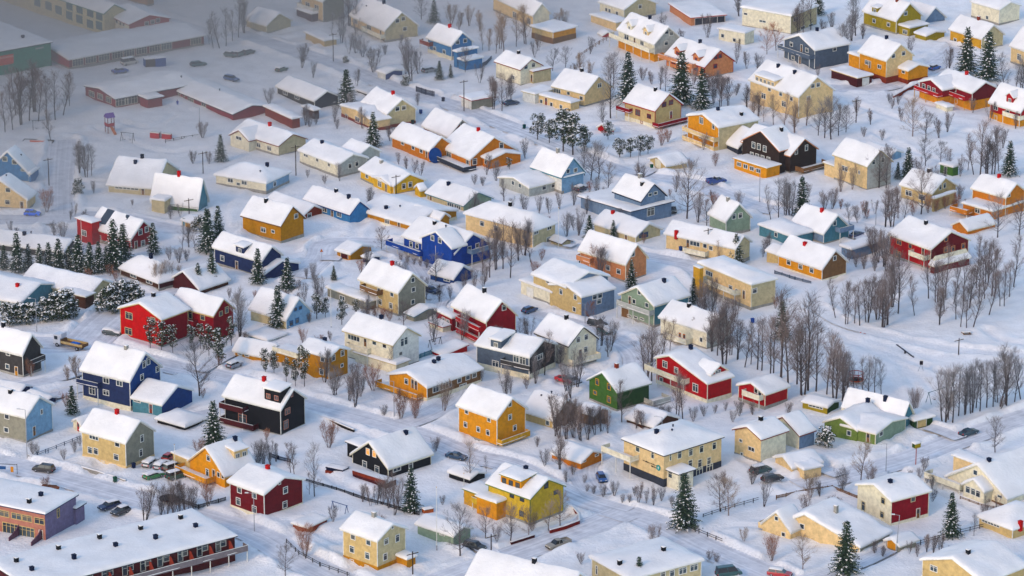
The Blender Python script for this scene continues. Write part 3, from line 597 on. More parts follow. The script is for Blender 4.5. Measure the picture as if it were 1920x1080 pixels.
house('grey and tan house with a red chimney and balcony wing', 'sand', (675,521), (747,547), 797, 593, 'g', 510, 'F 1.1x1.3 711,544 735,550 713,566 733,573 R 1x1 774,525 775,543 774,566', 'r735,494', rc='grey', trim='ivory', blk=[dict(A=614, B=(689,566), C=710, g=585, roof='f', col='grey', win='F 1.6x1 642,559')], bal=[('F',.15,.6,4.2,1.8,'wood')])
garage('low grey garage with a long snowy roof', 'grey', (762,586), (777,592), 826, 603, 'g', None, '', rise=1.0, trim='teal')
house('large cream house with a hipped roof behind birches', 'peach', (873,398), (999,431), 1041, 466, 'h', None, 'F 1,1 1.2x1.2 904,419 930,428 R 1.4x1 1005,434 1030,424 1.4x1.2 1029,449'.replace('1,1 ',''), 'r985,378 d1023,390', rise=2.6, rc='beige', base=None)
house('white house with a teal gable and a flat balcony annex', 'white', (998,311), (1053,330), 1094, 362, 'g', 294, 'R 1x1 1065,321 1079,319', 'g1053,282', rc='ltblue', trim='teal', blk=[dict(A=936, B=(992,352), C=1052, g=369, roof='x', r=331, col='ltgrey', win='F 1x1 962,343 975,348 R 1,1 1.2x1.1 1020,350 1037,347'.replace('1,1 ',''), trim='ivory'), dict(A=1051, B=(1058,333), C=1093, g=361, roof='f', col='ltblue', win='F d1055,354')])
house('blue grey house rising from a broad low snowy roof', 'blgrey', (1152,357), (1202,375), 1247, None, 'g', 342, 'R 1x.8 1219,365 1229,362', 'g1202,330 d1204,347', h=5.8, trim='kol', base=None, blk=[dict(A=1089, B=(1183,402), C=1259, h=3, roof='t', rise=.9, rc='blgrey', win='R 2x1.8 1220,397', ov=.6)])
house('cream bungalow with blue window shutters and a red chimney', 'beige', (1114,417), (1192,442), 1238, 457, 'g', 417, 'R 1.2x1.1 1202,441 1211,440 F 1,1 d1174,441'.replace('1,1 ',''), 'r1149,400', fr='blue', base=None)
house('salmon house with a corner porch behind a bare bush', 'salmon', (1088,467), (1173,493), 1212, 530, 'g', 456, 'F 1140,502 1160,509 R 1x1.2 1187,474', rc='salmon', trim='ivory', bal=[('F',0,.3,2.8,1.3,'salmon')])
house('cream bungalow with a red wall chimney by the power pole', 'peach', (1249,436), (1378,464), 1406, 497, 'g', 440, 'F 1,1 2.4x1.4 1303,455 1x1 1322,461 1333,465 d1290,452'.replace('1,1 ',''), 'r1268,438', rc='beige', bal=[('F',.3,.62,1.2,1.6,'ivory')])
house('pale sage gabled house beside the bare round tree', 'sage', (1331,398), (1361,413), 1407, 441, 'g', 380, 'R 1x1.2 1376,406 1388,404', 'g1365,375')
garage('cream garage with a white door near the upper street', 'sand', (1219,297), (1249,310), 1288, 322, 'x', 292, 'F g1234,311', dc='ivory')
house('wide flat roofed tan house with a yellow chimney tower', 'peach', (1312,492), (1408,532), 1454, 580, 'h', None, 'F 2.2x1 1330,513 1.2x1.2 1370,540 1382,547 d1395,552 R 1415,545', rise=.9, trim='ivory', rc='beige', bal=[('F',.15,.8,2.8,1.8,'ivory')], blk=[dict(A=1300, B=(1312,503), C=1319, h=7.2, roof='f', col='gold', T=.1, ov=.05)])
house('grey green house with a blue side wall and glass balcony', 'sage', (1165,551), (1226,572), 1291, 614, 'x', 536, 'F 1x1 1199,545 d1181,563 1189,565 1213,572 g1171,588 1.2x.5 1180,592 1192,595 1204,598', 'b1245,528', rc='teal', bal=[('F',0,1,3.3,1.5,'ltgrey')], trim='ivory')
house('two tone tan and grey house with an open double garage', 'sand', (1000,513), (1062,537), 1140, None, 'g', None, 'F 2x.6 1030,525', '', h=6, rise=2.2, rc='blgrey', blk=[dict(A=1031, B=(1090,556), C=1152, g=595, roof='x', r=531, col='sand', rc='blgrey', win='F 1x1.2 1052,547 1079,557 1x1 1077,580 R 1115,551 1125,547 1123,565'), dict(A=977, B=(1035,548), C=1052, g=573, roof='f', col='ivory', win='F g994,553', dc='white')])
house('crimson house with stacked white railed balconies', 'crimson', (850,571), (912,601), 967, 645, 'g', 562, 'F 1.1x1.3 870,584 R 1x1.2 945,573', 'd905,542', trim='ivory', bal=[('F',.3,1,3.4,2,'red'),('F',.3,1,.8,2,'red')], blk=[dict(A=818, B=(848,596), C=862, h=3.4, roof='f', win='F 1.2x1.1 832,600 840,604')])
shed('red play hut with a white railed deck left of the crimson house', 'ivory', (806,604), (830,613), 850, 622, 'f', None, '', trim='red', T=.2, h=1.6)
shed('red shed with a sloping snowy roof above the orange house', 'red', (810,657), (832,666), 876, 673, 's', None, '', rise=.9, trim='red')
house('charcoal house with a white framed dormer and maroon gable', 'slate', (894,645), (992,668), 1041, 712, 'g', 636, 'F 1.5x1.3 929,682 1.3x1.6 968,672 980,676 R 2.6x1.1 1010,670', 'v955,596', rc='dkgrey', base=('ivory',1.2), dor=[(930,667,'F',2.8,2.3,'s','slate')], bal=[('F',.55,1.1,3.0,1.8,'dkgrey')])
house('cream gabled house with a black chimney and wrapped terrace', 'ivory', (1006,622), (1066,646), 1118, 690, 'g', 610, 'F 1.1x1.1 1050,660 R 1x1.2 1084,637 1099,632 1098,655 d1088,663', 'd1073,596', trim='dkgrey', bal=[('R',0,1,1.2,1.6,'ivory')])
house('ochre house with a red flagpole and white railed corner balcony', 'ochre', (563,653), (617,668), 652, 716, 'g', 649, 'F 1.1x1.2 567,662 605,673 603,697 571,686 R 1x1.2 625,671 642,662 .8x.8 641,685', 'b609,639', base=None, ov=.5, blk=[dict(A=516, B=(566,671), C=590, h=3.0, roof='f', col='ochre')], bal=[('F',0,.95,3.2,.9,'ivory',1)])
house('low yellow annex with a snow roof near the ochre house', 'ochre', (440,655), (505,669), 530, 682, 'g', 645, 'F 1x.7 450,660 463,662', rc='rust', base=None)
garage('pale blue flat shed behind the low yellow annex', 'ltblue', (465,627), (501,638), 534, 645, 'f', None, 'R 1.4x.6 512,637 520,635')
house('cream house with teal windows and a flat front garage', 'ivory', (646,618), (737,645), 785, 698, 'g', 612, 'F 1.6x1.5 658,626 669,630 d685,637 1.1x1.1 702,637 721,642 R 1x1.6 754,642 761,639 1x.9 751,663', 'b715,591', trim='beige', rc='white', blk=[dict(A=666, B=(743,684), C=766, g=703, roof='f', col='ivory', T=.5)], bal=[('F',.1,.55,3.2,1.2,'ivory')])
house('white house with blue windows behind a slim spruce', 'beige', (470,577), (537,597), 582, 623, 'g', 557, 'R 1x.9 554,580 563,577 1.1x1.2 546,606 557,601', rc='ltblue', fr='sky')
house('orange long house with white framed windows and garden terrace', 'amber', (730,701), (801,725), 902, 754, 'x', 696, 'F 1x1.2 762,715 d774,719 d780,722 R 1.6x1.5 817,727 830,724 841,719 1.1x1.2 861,711 1.2x1.2 877,706 889,701 1.8x1.2 868,732 1.6x.6 814,746', 'b814,681 b822,675', rc='wood', base=('ivory',.9), bal=[('F',-.2,.9,.9,2,'amber')])
house('tall golden house with thick white roof beside the street bend', 'amber', (860,758), (932,783), 985, 839, 'g', 744, 'F .9x1.1 875,771 917,786 873,796 897,805 915,811 R .9x1.1 956,757 956,782 965,802', '', bal=[('R',0,1,1.0,1.4,'gold')])
house('tan house with a long saltbox roof behind the golden house', 'sand', (983,768), (1037,785), 1085, 806, 'g', None, 'F .9x1 1027,793', 'v997,737 v1015,744 v1030,749', rc='wood', base=None, rise=3.2, blk=[dict(A=1085, B=(1114,778), C=1140, h=2.8, roof='g', rise=1, col='wood')])
house('green gabled house with yellow window frames and brick chimney', 'green', (1105,711), (1157,733), 1217, 772, 'x', 696, 'F 1x1.3 1120,716 1142,725 1.1x.9 1116,736 1.1x1.3 1142,749', 'k1156,688', rc='dkgreen', fr='gold', trim='sage', bal=[('R',.85,1.4,.6,3,'ltgrey')])
shed('brown shed with a rounded snow roof below the green house', 'brown', (1175,783), (1226,800), 1272, 810, 'g', 775, '', rc='brown')
house('cream house with an orange door behind thin birches', 'ivory', (1239,593), (1325,620), 1370, 656, 'g', 589, 'F 1,1 d1275,632 d1283,634 .8x1 1315,637'.replace('1,1 ',''), 'd1292,575', rc='ltgrey', dc='orange', bal=[('F',.2,.7,.9,2.2,'ivory')])
house('red house with a cross gable and a long white balcony', 'red', (1231,680), (1326,718), 1372, 756, 'x', 664, 'F 1.3x1.4 1247,683 1.1x1.2 1268,694 1.5x1.6 1304,727 1x1 1240,712', 'b1295,653', rp=.27, h2=1.2, trim='ivory', base=('ivory',.8), blk=[dict(A=1304, B=(1332,702), C=1364, g=748, roof='g', r=682, win='R 1.3x1.2 1346,699 1.2x1.3 1360,717', trim='ivory')], bal=[('F',-.12,.65,3.2,1.7,'ivory')])
house('small red cabin with white stairs and a low gable', 'red', (1385,721), (1434,738), 1477, 766, 'x', 715, 'F .9x1.2 1418,726 1425,730', trim='ivory', bal=[('F',.3,.95,2.2,1.4,'ivory')])
shed('green shed with a snow roof at the foot of the birch grove', 'olive', (1505,752), (1551,763), 1573, 777, 'g', 751, 'F 3x.5 1530,758', rc='dkgreen')
house('green bungalow with two front gables and cream trim', 'moss', (1580,796), (1641,812), 1698, 836, 'g', 787, 'F d1628,815 R 1.2x1.2 1652,812 F .9x1 1590,811', trim='ivory', rc='sage', blk=[dict(A=1546, B=(1606,806), C=1660, g=828, roof='x', r=780, win='F .9x1 1592,812'), dict(A=1582, B=(1690,790), C=1713, g=808, roof='g', r=752, col='teal', rc='teal')], ch='b1627,753 b1660,750', base=None)
garage('small green garage with a tan door behind the green bungalow', 'dkgreen', 1690, (1714,788), (1749,780), 804, 'f', None, 'R g1728,795', dc='sand')
house('big cream hall with dark lettering and a round teal emblem', 'peach', (1170,822), (1244,852), 1353, 913, 'h', None, 'F 1.1x1.3 1196,841 .8x1.2 1224,854 R .5x1.2 1257,858 1x1.4 1274,853 1295,848 1315,842 1339,836 1x1.8 1312,870 1329,866 1294,871 1.5x1.6 1311,899 1330,894', 'b1231,812 v1260,808 v1308,790', rise=1.9, cat='hall', name='hall', fr='ivory', trim='dkgrey', base=('charcoal',1.7), blk=[dict(A=1250, B=(1272,889), C=1300, g=920, roof='f', col='ivory', win='F 1.1x1.2 1257,890 R .9x1.2 1278,893 1287,890')], bal=[('F',-.35,.38,3.9,2.4,'ivory')])
house('cream split gable house with slit windows by the parked cars', 'peach', (1378,804), (1426,822), 1474, 870, 'x', 797, 'F .8x.7 1389,826 1.6x.9 1409,842 .7x.9 1391,853', 'd1396,771', trim='rust', rc='ivory', blk=[dict(A=1438, B=(1498,815), C=1527, g=845, roof='x', r=779, col='ivory', rc='blgrey', win='F .9x1.1 1450,818 1460,816 1.2x.7 1464,847')])
garage('cream garage with two stepped snowy roofs', 'peach', (1454,857), (1486,876), 1539, 892, 'x', 853, 'R 1x.5 1497,877', blk=[dict(A=1480, B=(1508,880), C=1540, h=2.2, roof='f')])
house('white fronted house with a crimson side wall and door canopy', 'ivory', (1609,908), (1670,938), 1742, 986, 'x', 906, 'F 1x2 1619,950 1.1x1.2 1656,939 1654,965 R 1x1.1 1712,933 d1721,967', 'b1669,906', rc='crimson', fr='beige', trim='ivory', base=('ivory',.5), bal=[])
house('long cream house with a huge smooth snow roof in the corner', 'peach', (1466,979), (1612,1024), 1668, 1041, 'x', 961, 'F 1x1 1504,987', 'g1493,946', rp=.3, rc='grey', base=None, blk=[dict(A=1430, B=(1482,996), C=1510, g=1014, roof='x', r=957, win='F .8x.9 1456,972 1469,1002 R'), ], bal=[('F',-.2,.2,.8,2.6,'peach')], T=.6)
garage('small white garage with a tan door behind the leaning lamp post', 'grey', (1662,1012), (1686,1022), 1718, 1036, 'x', 1008, 'F g1672,1021', dc='amber')
house('ivory house with a glazed bay and a white terrace at right', 'ivory', (1777,892), (1888,933), 1990, 952, 'x', 868, 'F 1x1 1829,886 1.2x.6 1875,931 R', 'b1854,866', base=('wood',.5), blk=[dict(A=1807, B=(1844,921), C=1868, g=947, roof='x', r=896, win='F 1.1x1.3 1815,918 1825,922 1834,926'), dict(A=1788, B=(1840,872), C=1856, h=4.2, roof='f', col='peach')], bal=[('F',-.25,.35,1.6,2.6,'ivory')])
house('tan house cut by the bottom edge with a dark chimney', 'sand', (1730,1048), (1842,1091), 1922, 1128, 'x', 1044, 'F 1.6x1.1 1751,1066', 'd1815,1038', base=None)
house('tan house with a hipped snow roof at the right edge', 'sand', (1836,966), (1898,990), 1968, 1012, 'h', None, 'F 1.3x.7 1847,970 1858,974 1869,978', 'r1913,986', rise=2.4, base=None)
house('cream building with a wide flat snow roof at the bottom edge', 'beige', (1110,1044), (1181,1084), 1315, 1128, 'h', None, 'F .6x1.6 1119,1069 R 1x1.2 1243,1078 1260,1075 1.6x1.2 1280,1070 1301,1064', 'd1162,1058 d1244,1033', rise=1.0, base=None)
house('snow roofed house cut by the bottom edge with a tall dark chimney', 'peach', (868,1096), (1048,1140), 1118, None, 'g', 1072, '', 'd1002,1054', h=5)
# lower left
house('tan two storey house with an orange plinth at the bottom', 'sand', (643,990), (708,1012), 760, 1072, 'g', 980, 'F 1.1x1.3 662,1004 691,1016 660,1030 689,1042 .9x.5 660,1051 688,1064 R 1.1x1.1 724,1015 1x1.4 745,1009 1x1.3 722,1044 .6x.6 736,988', 'g697,961', rc='beige', base=('ochre',1.0))
shed('small tan annex box beside the tan two storey house', 'ochre', (743,1040), (763,1048), 779, 1065, 'f', None, '')
house('dark red house with white windows by the picket fence', 'wine', (431,902), (496,925), 567, 975, 'g', 892, 'F 1.1x1.4 449,915 447,940 477,926 1,1 477,955 R 1.1x1.3 535,919 534,946 .6x.6 524,901'.replace('1,1 ',''), 'r502,879', base=('ivory',.7))
shed('red flat roofed shed behind an orange willow bush', 'rust', (549,981), (577,989), 613, 1000, 'f', None, '')
house('black gabled house with two glowing attic windows', 'black', (661,850), (728,876), 808, 897, 'x', 826, 'F 1.2x1.6 684,873 1.2x1.4 707,880 1x1.3 l690,847 l702,851 R 1.8x.8 744,880 1x1.4 770,873', 'b761,814', trim='ivory', base=None, blk=[dict(A=651, B=(676,838), C=700, h=3.4, roof='f', trim='charcoal')])  # attic panes: sunset reflection painted in as orange emission, no lamp inside
shed('black shed with a square snow roof by the bare tree', 'black', (842,884), (881,897), 909, 908, 'g', None, '', rise=.7)
house('lemon yellow house with green gable trim and roof terraces', 'lemon', (916,905), (994,933), 1056, 985, 'g', 896, 'F 1x1 979,935 960,926 1,1 978,963 R 1x1.1 1024,910 1.1x.8 1042,923'.replace('1,1 ',''), 'b979,873', trim='moss', fr='dkgrey', dor=[(958,915,'F',5.6,2.2,'s','amber')], blk=[dict(A=894, B=(931,943), C=960, h=3.6, roof='f', col='amber', trim='lemon'), dict(A=870, B=(905,929), C=935, h=3.2, roof='f', col='gold')], bal=[('F',-.25,.15,1.6,1.8,'lemon')])
garage('orange low garage below the birch thicket', 'orange', (1035,848), (1089,865), 1129, 880, 'g', 843, 'R 1x.5 1095,862 1119,853')
garage('pale green garage beside the tall flagpole', 'sage', (783,981), (850,1003), 882, 1024, 'g', None, 'F .5x.5 826,1000 829,1001 832,1002', rise=1.0)
house('tan house with a red chimney beside the lower left street', 'sand', (153,806), (237,829), 288, 881, 'g', 787, 'F 2.2x1 176,817 1.2x1.1 220,831 1.1x1.3 169,844 180,846 1.2x1.2 218,857 .8x.4 170,861 193,870 215,877 R .9x1.4 266,822 264,849', 'r210,767', rc='grey', base=('peach',.8), ov=.35)
shed('small white hut with a red door behind the tan house', 'ivory', (137,789), (153,796), 175, 812, 'x', 783, 'F d147,799', dc='red')
house('deep blue house with white windows and a corner balcony', 'navy', (154,691), (245,712), 300, 769, 'g', 660, 'F 1.4x1.5 199,712 224,717 1.4x1.6 173,732 1.4x1.1 199,736 R .9x1.4 270,683 1x1.5 278,677 1x1.2 266,707 295,692', 'g237,655', rc='blue', cb='white', base=('ivory',.8), blk=[dict(A=248, B=(304,758), C=360, g=784, roof='g', r=722, col='teal', rc='blue', win='F 1.6x.5 257,743 d283,766 R', dc='rust')], bal=[('F',-.05,.4,4.0,1.3,'navy')])
garage('black low garage with a smooth square snow roof', 'black', (295,783), (347,798), 384, 809, 'h', None, '', rise=1.0)
house('black house with maroon balconies and an orange chimney', 'black', (421,740), (527,766), 571, 819, 'g', 727, 'F 1.8x2 455,786 R 1.5x1.2 539,771 1.3x1.7 536,796 .6x.9 547,740', 'r512,715', rc='black', fr='pink', bal=[('F',.0,.42,4.2,1.9,'maroon'),('F',.0,.6,.9,1.9,'maroon')], dor=[(511,757,'F',4.2,3.2,'s','black')])
house('dark grey house with small square windows at the left edge', 'dkgrey', (-60,636), (44,662), 76, 708, 'g', 625, 'F 1x1 15,661 14,687 d31,700', 'd20,607', dc='ochre', bal=[('R',.1,.9,3.2,1.8,'dkgrey')])
house('grey fronted house with a pale blue gable at the left edge', 'grey', (-45,758), (50,780), 97, 831, 'g', 742, 'F 1.1x1 13,781 12,806 R .7x1 78,772 d64,808', 'd20,737', rc='ltblue', blk=[dict(A=56, B=(64,798), C=86, h=2.6, roof='f', col='brown', T=.3)])
garage('navy garage with a wide snow roof left of the blue house', 'navy', (48,742), (85,753), 104, 764, 'g', None, '', rise=.6, trim='navy')
garage('low navy garage at the left edge behind the pale blue gable', 'navy', (-30,722), (37,735), 56, 748, 'g', None, '', rise=.8, trim='navy')
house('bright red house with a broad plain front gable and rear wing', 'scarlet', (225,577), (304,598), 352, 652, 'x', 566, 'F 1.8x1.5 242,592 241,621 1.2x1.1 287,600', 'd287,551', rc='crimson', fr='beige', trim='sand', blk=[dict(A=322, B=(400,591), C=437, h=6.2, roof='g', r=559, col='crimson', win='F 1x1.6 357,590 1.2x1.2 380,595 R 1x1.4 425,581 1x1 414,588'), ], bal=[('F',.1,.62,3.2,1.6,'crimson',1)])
house('glowing orange gabled house with a wooden garden terrace', 'amber', (356,863), (422,891), 478, 915, 'x', 836, 'F 1x1.1 391,859 .9x1.5 389,886 d401,889 .8x1 410,890 418,892', 'b441,825', trim='peach', base=None, blk=[dict(A=324, B=(356,862), C=380, h=2.8, roof='f', col='sand')], bal=[('F',-.15,.75,.9,2.6,'amber')], dor=[(452,862,'R',3.4,2.2,'s','peach')])
ROWH = house('long maroon row house with roof vents and gallery balconies', 'maroon', -17, (60,1103), (440,1004), None, 't', None, 'R 1x1.9 120,1098 158,1088 196,1078 234,1067 268,1060 300,1052 338,1043 374,1033 409,1023 1.2x1.1 130,1092 168,1082 206,1072 244,1062 277,1055 312,1047 346,1036 384,1026 418,1019', 'd339,972 d264,993 d187,1009 d110,1030 d31,1053 b367,989 b292,1010 b217,1025 b139,1047 b60,1070', rise=-.01, h=5.6, cat='row house', name='row_house', base=None, T=.45, trim='charcoal', fr='ltgrey', bal=[('R',.0,1.04,2.8,1.8,'8a8284')])
b_ = ROWH.blocks[0]
for i in range(9):          # brick coloured privacy screens along the gallery
    m = MB(); yy = b_.y0+b_.W*(.17+.1*i); m.prism([(b_.x1+.02, 2.82), (b_.x1+1.7, 2.82), (b_.x1+1.7, 3.7), (b_.x1+.6, 4.9), (b_.x1+.02, 4.9)], plainm('9c4a38'), 'y', yy-.06, yy+.06); m.build('privacy_screen', ROWH.root)
MAUVE = house('mauve flat roofed terrace block with garden partitions', 'pink', (-120,922), (86,963), 142, 1015, 'f', None, 'F 2x1.2 8,963 31,968 51,972 74,977 3.2x2 20,991 50,999 1,1 d77,1004 R .8x1.6 109,962'.replace('1,1 ',''), 'd55,942 b77,930', rc='lilac', cat='row house', name='row_house', trim='navy', base=None, fr='sand', blk=[dict(A=134, B=(142,953), C=158, h=3.4, roof='f', col='lilac', trim='kol')])
# right side
house('peach house with a grey gable above the leafless garden', 'peach', (1565,288), (1625,310), 1671, 358, 'g', 279, 'F 1.9x1.2 1584,316 .6x.9 1611,323 R 1x1.2 1638,304 1655,300', rc='ltgrey', trim='beige', blk=[dict(A=1546, B=(1566,312), C=1580, h=3.2, roof='f', col='peach')])
garage('low white roofed garage behind the peach house', 'ltblue', (1618,277), (1668,291), 1690, 300, 'g', None, '', rise=.9)
house('tan house with a lean-to porch behind a bare birch', 'sand', (1690,345), (1747,361), 1792, 389, 'g', 331, 'F 1.8x1.3 1704,362 1729,370 R .9x1.2 1763,351 1771,348', 'd1742,320', trim='ivory', blk=[dict(A=1748, B=(1751,372), C=1791, h=3.4, roof='f', col='sand')])
shed('green cube shed on the snowy slope', 'green', (1763,307), (1786,313), 1797, 331, 'f', None, 'F d1773,317', dc='dkgreen')
house('orange house with two red chimneys at the right edge', 'orange', (1824,351), (1886,368), 1921, None, 'g', 342, 'R 1,1 .9x.9 1892,361'.replace('1,1 ',''), 'r1876,330', h=5.8, base=None, trim='ivory', blk=[dict(A=1806, B=(1861,396), C=1935, h=3, roof='f', win='F 1.4x1.2 1833,394')], bal=[('F',-.18,.4,1.6,3,'orange',1)])
shed('orange shed with a pale gable near the orange house', 'orange', (1786,421), (1814,431), 1866, 441, 'x', 413, '', trim='ivory')
house('grey blue house with a stepped balcony gable', 'blgrey', (1487,415), (1544,436), 1592, 459, 'g', 401, 'R 1x1.2 1565,418', 'r1541,396', rc='teal', bal=[('R',.45,1,3,1.8,'blgrey')], blk=[dict(A=1424, B=(1484,442), C=1524, h=2.8, roof='h', rise=1, col='teal', win='F 1x1 1455,440')])
house('amber yellow bungalow in front of the dark birch grove', 'amber', (1460,475), (1541,502), 1587, 529, 'g', 467, 'F 1.2x1.1 1479,492 1501,500 1522,507 R .9x1 1565,484', 'r1509,459', rc='wood', base=('ivory',.6), blk=[dict(A=1438, B=(1459,476), C=1482, h=2.8, roof='g', rise=1, col='sand')])
house('big crimson house with a white balcony above the grove', 'red', (1669,438), (1744,466), 1816, 507, 'g', 432, 'F 1.5x1.2 1686,454 1x1.2 1707,461 1.5x1.4 1684,476 d1731,471 R 1x1.2 1774,446 1806,461 1787,466 1773,468', 'd1736,419', rc='wine', fr='salmon', trim='ivory', bal=[('F',.6,.98,2.9,1.8,'ivory')], blk=[dict(A=1745, B=(1752,493), C=1818, h=2.9, roof='h', rise=1.4, col='wine')])
house('black house with white framed windows and an orange deck', 'umber', (1392,263), (1481,290), 1531, 326, 'g', 258, 'F 1.2x1.8 1444,284 .9x1.4 1465,290 1.6x1.4 1410,292 1425,297 1440,302 R .9x1.4 1493,284 1512,277', 'd1465,244', rc='umber', trim='salmon', blk=[dict(A=1393, B=(1461,282), C=1500, h=6.3, roof='x', r=243, col='umber', win='F 1.1x1.5 1413,272 1423,275 1434,279 1.1x1.2 1410,290 1420,293 1430,296 1441,299', trim='salmon'), dict(A=1377, B=(1437,315), C=1462, g=335, roof='f', col='amber', T=.3, win='F 1.3x1 1386,308 1398,312 1410,316 1422,320', trim='gold')], bal=[('R',.2,1.2,.8,3,'wood')])
garage('low snow covered garage beside the crimson house', 'blgrey', 1578, (1597,467), (1662,448), None, 'f', None, '', h=2.3)
house('yellow house with curved double balconies and dark windows', 'amber', (1290,216), (1347,238), 1422, 285, 'x', 212, 'F 1.4x1.6 1315,226 1x1.4 1338,236 1.3x1.3 1314,255 1x1.2 1338,262', 'b1346,206 d1390,215', rc='beige', bal=[('F',-.02,1,3.1,1.6,'peach'),('F',-.02,1,.6,1.6,'peach')], blk=[dict(A=1352, B=(1384,276), C=1440, g=290, roof='g', r=243, col='charcoal', rc='charcoal', win='R d1394,267', dc='red')])
house('tan house with a red chimneyed roof and red railed deck', 'sand', (1172,189), (1228,206), 1277, 240, 'g', 174, 'F 1.6x1.5 1196,211 1.3x1.1 1217,218 .8x.6 1203,229 R 1.3x1.2 1245,196 1258,192 d1258,215', 'd1229,169', trim='red', fr='crimson', dc='crimson', base=('ivory',.9), bal=[('F',-.18,.25,2.6,1.3,'crimson'),('R',-.1,1.25,.9,2.4,'crimson')])
house('cream house with a long flat snow topped annex', 'peach', (1037,160), (1096,175), 1145, 201, 'g', 142, 'F 2.2x1.5 1045,169 1x1.2 1066,174 1.1x1 1090,184 R 1.3x1.1 1124,160', 'd1087,131', trim='beige', blk=[dict(A=1004, B=(1070,193), C=1086, g=209, roof='f', win='F .9x1 1015,190 d1024,194 1034,197 1052,203', dc='rust'), dict(A=980, B=(1003,177), C=1040, h=2.8, roof='f', col='white')])
shed('tiny red and white play house in the snowy garden', 'red', (1121,238), (1138,244), 1151, 251, 'x', 231, '', h=None, trim='ivory')
shed('small dark garden hut beside the street gate', 'dkgrey', (668,168), (690,176), 700, 180, 'f', None, '')
garage('white walled flat garage behind the teal walled bungalow', 'beige', (1030,447), (1053,455), 1070, 462, 'g', None, '', rise=.6, trim='brown')

# writing, emblem, sign panels and solar panels that belong to a building
HL = HLIST
def on_face(Hs, face, px, py, bi=0):
    b = Hs.blocks[bi]; d = Hs.lray(px, py); t = (b.y0-Hs.cl.y)/d.y if face == 'F' else (b.x1-Hs.cl.x)/d.x; return Hs.cl+d*t
byl = {r['label']: (r, bl) for r, bl, *_ in HOUSES}
def face_panel(label, face, px, py, w, h, off, mt, nm, fn=None):
    r, bl = byl[label]; Hs = HL[label]; q = on_face(Hs, face, px, py); m = MB()
    if fn: fn(m)
    else: m.box(-w/2, w/2, -off-.04, -off, -h/2, h/2, mt)
    o = m.build(nm, r); o.location = q; o.rotation_euler = (0, 0, 0 if face == 'F' else math.pi/2); return o
CH = 'big cream hall with dark lettering and a round teal emblem'
def strokes(m):
    rg = random.Random(5); dk = plainm('4a3a34')
    for row, (n, z, x0) in enumerate(((26, .18, -2.6), (11, -.32, -.1))):
        x = x0
        for i in range(n):
            hh = rg.choice((.2, .2, .2, .32)); m.box(x, x+.06, -.08, -.02, z, z+hh, dk)
            if rg.random() < .6: m.box(x+.06, x+.14, -.08, -.02, z+rg.choice((0, .14)), z+rg.choice((0, .14))+.06, dk)
            x += .19 if rg.random() < .85 else .3
face_panel(CH, 'F', 1222, 872, 0, 0, 0, None, 'lettering', strokes)
def emblem(m):
    m.tube((0, -.10, 0), (0, -.03, 0), .62, .62, plainm('1d9a94'), 24); m.box(-.07, .07, -.13, -.10, -.32, .3, plainm('white')); m.box(-.2, .2, -.13, -.10, .02, .14, plainm('white'))
face_panel(CH, 'F', 1235, 877, 0, 0, 0, None, 'emblem', emblem)
JH = 'jade green windowless hall with an orange sign panel'
face_panel(JH, 'R', 12, 112, 4.6, 2.8, .03, plainm('d8582c'), 'sign_panel'); face_panel(JH, 'R', 12, 107, 4.4, .5, .08, plainm('e0a08c'), 'sign_band'); face_panel(JH, 'R', 74, 90, 2.6, .5, .03, plainm('ltgrey'), 'sign_strip')
SO = 'red house with dark solar panels on its snowy roof'
def on_roof(label, px, py, w, d, nm, mt):
    Hs = HL[label]; x, y, z = Hs.rh(px, py); b = Hs.blocks[0]; sl = b.rise/(b.W*b.s['rp']); yb = min(y+d, b.y0+b.W*b.s['rp']-.2); m = MB(); L = lambda yy: b.zf(x, yy)+.62
    m.add([(x-w/2, y, L(y)), (x+w/2, y, L(y)), (x+w/2, yb, L(yb)), (x-w/2, yb, L(yb)), (x-w/2, y, L(y)-.5), (x+w/2, y, L(y)-.5), (x+w/2, yb, L(yb)-.5), (x-w/2, yb, L(yb)-.5)], [(0,1,2,3),(4,5,6,7),(0,1,5,4),(1,2,6,5),(2,3,7,6),(3,0,4,7)], mt); m.build(nm, byl[label][0])
SOLAR = mat('solar glass', (.03, .04, .055), .25, 'flat', .5)
on_roof(SO, 191, 424, 2.6, 3.8, 'solar_panel', SOLAR); on_roof(SO, 232, 421, 1.2, 2.6, 'solar_panel', SOLAR)
# low garden walls between the flats of the mauve block
b_ = MAUVE.blocks[0]
for i in range(5):
    xx = b_.x1-1-i*5.2; m = MB(); m.prism([(b_.y0-.02, 0), (b_.y0-.02, 2.4), (b_.y0-1.2, 1.6), (b_.y0-3.6, .9), (b_.y0-3.6, -.3)], plainm('7a5a6a'), 'x', xx-.1, xx+.1); m.build('garden_screen', MAUVE.root)
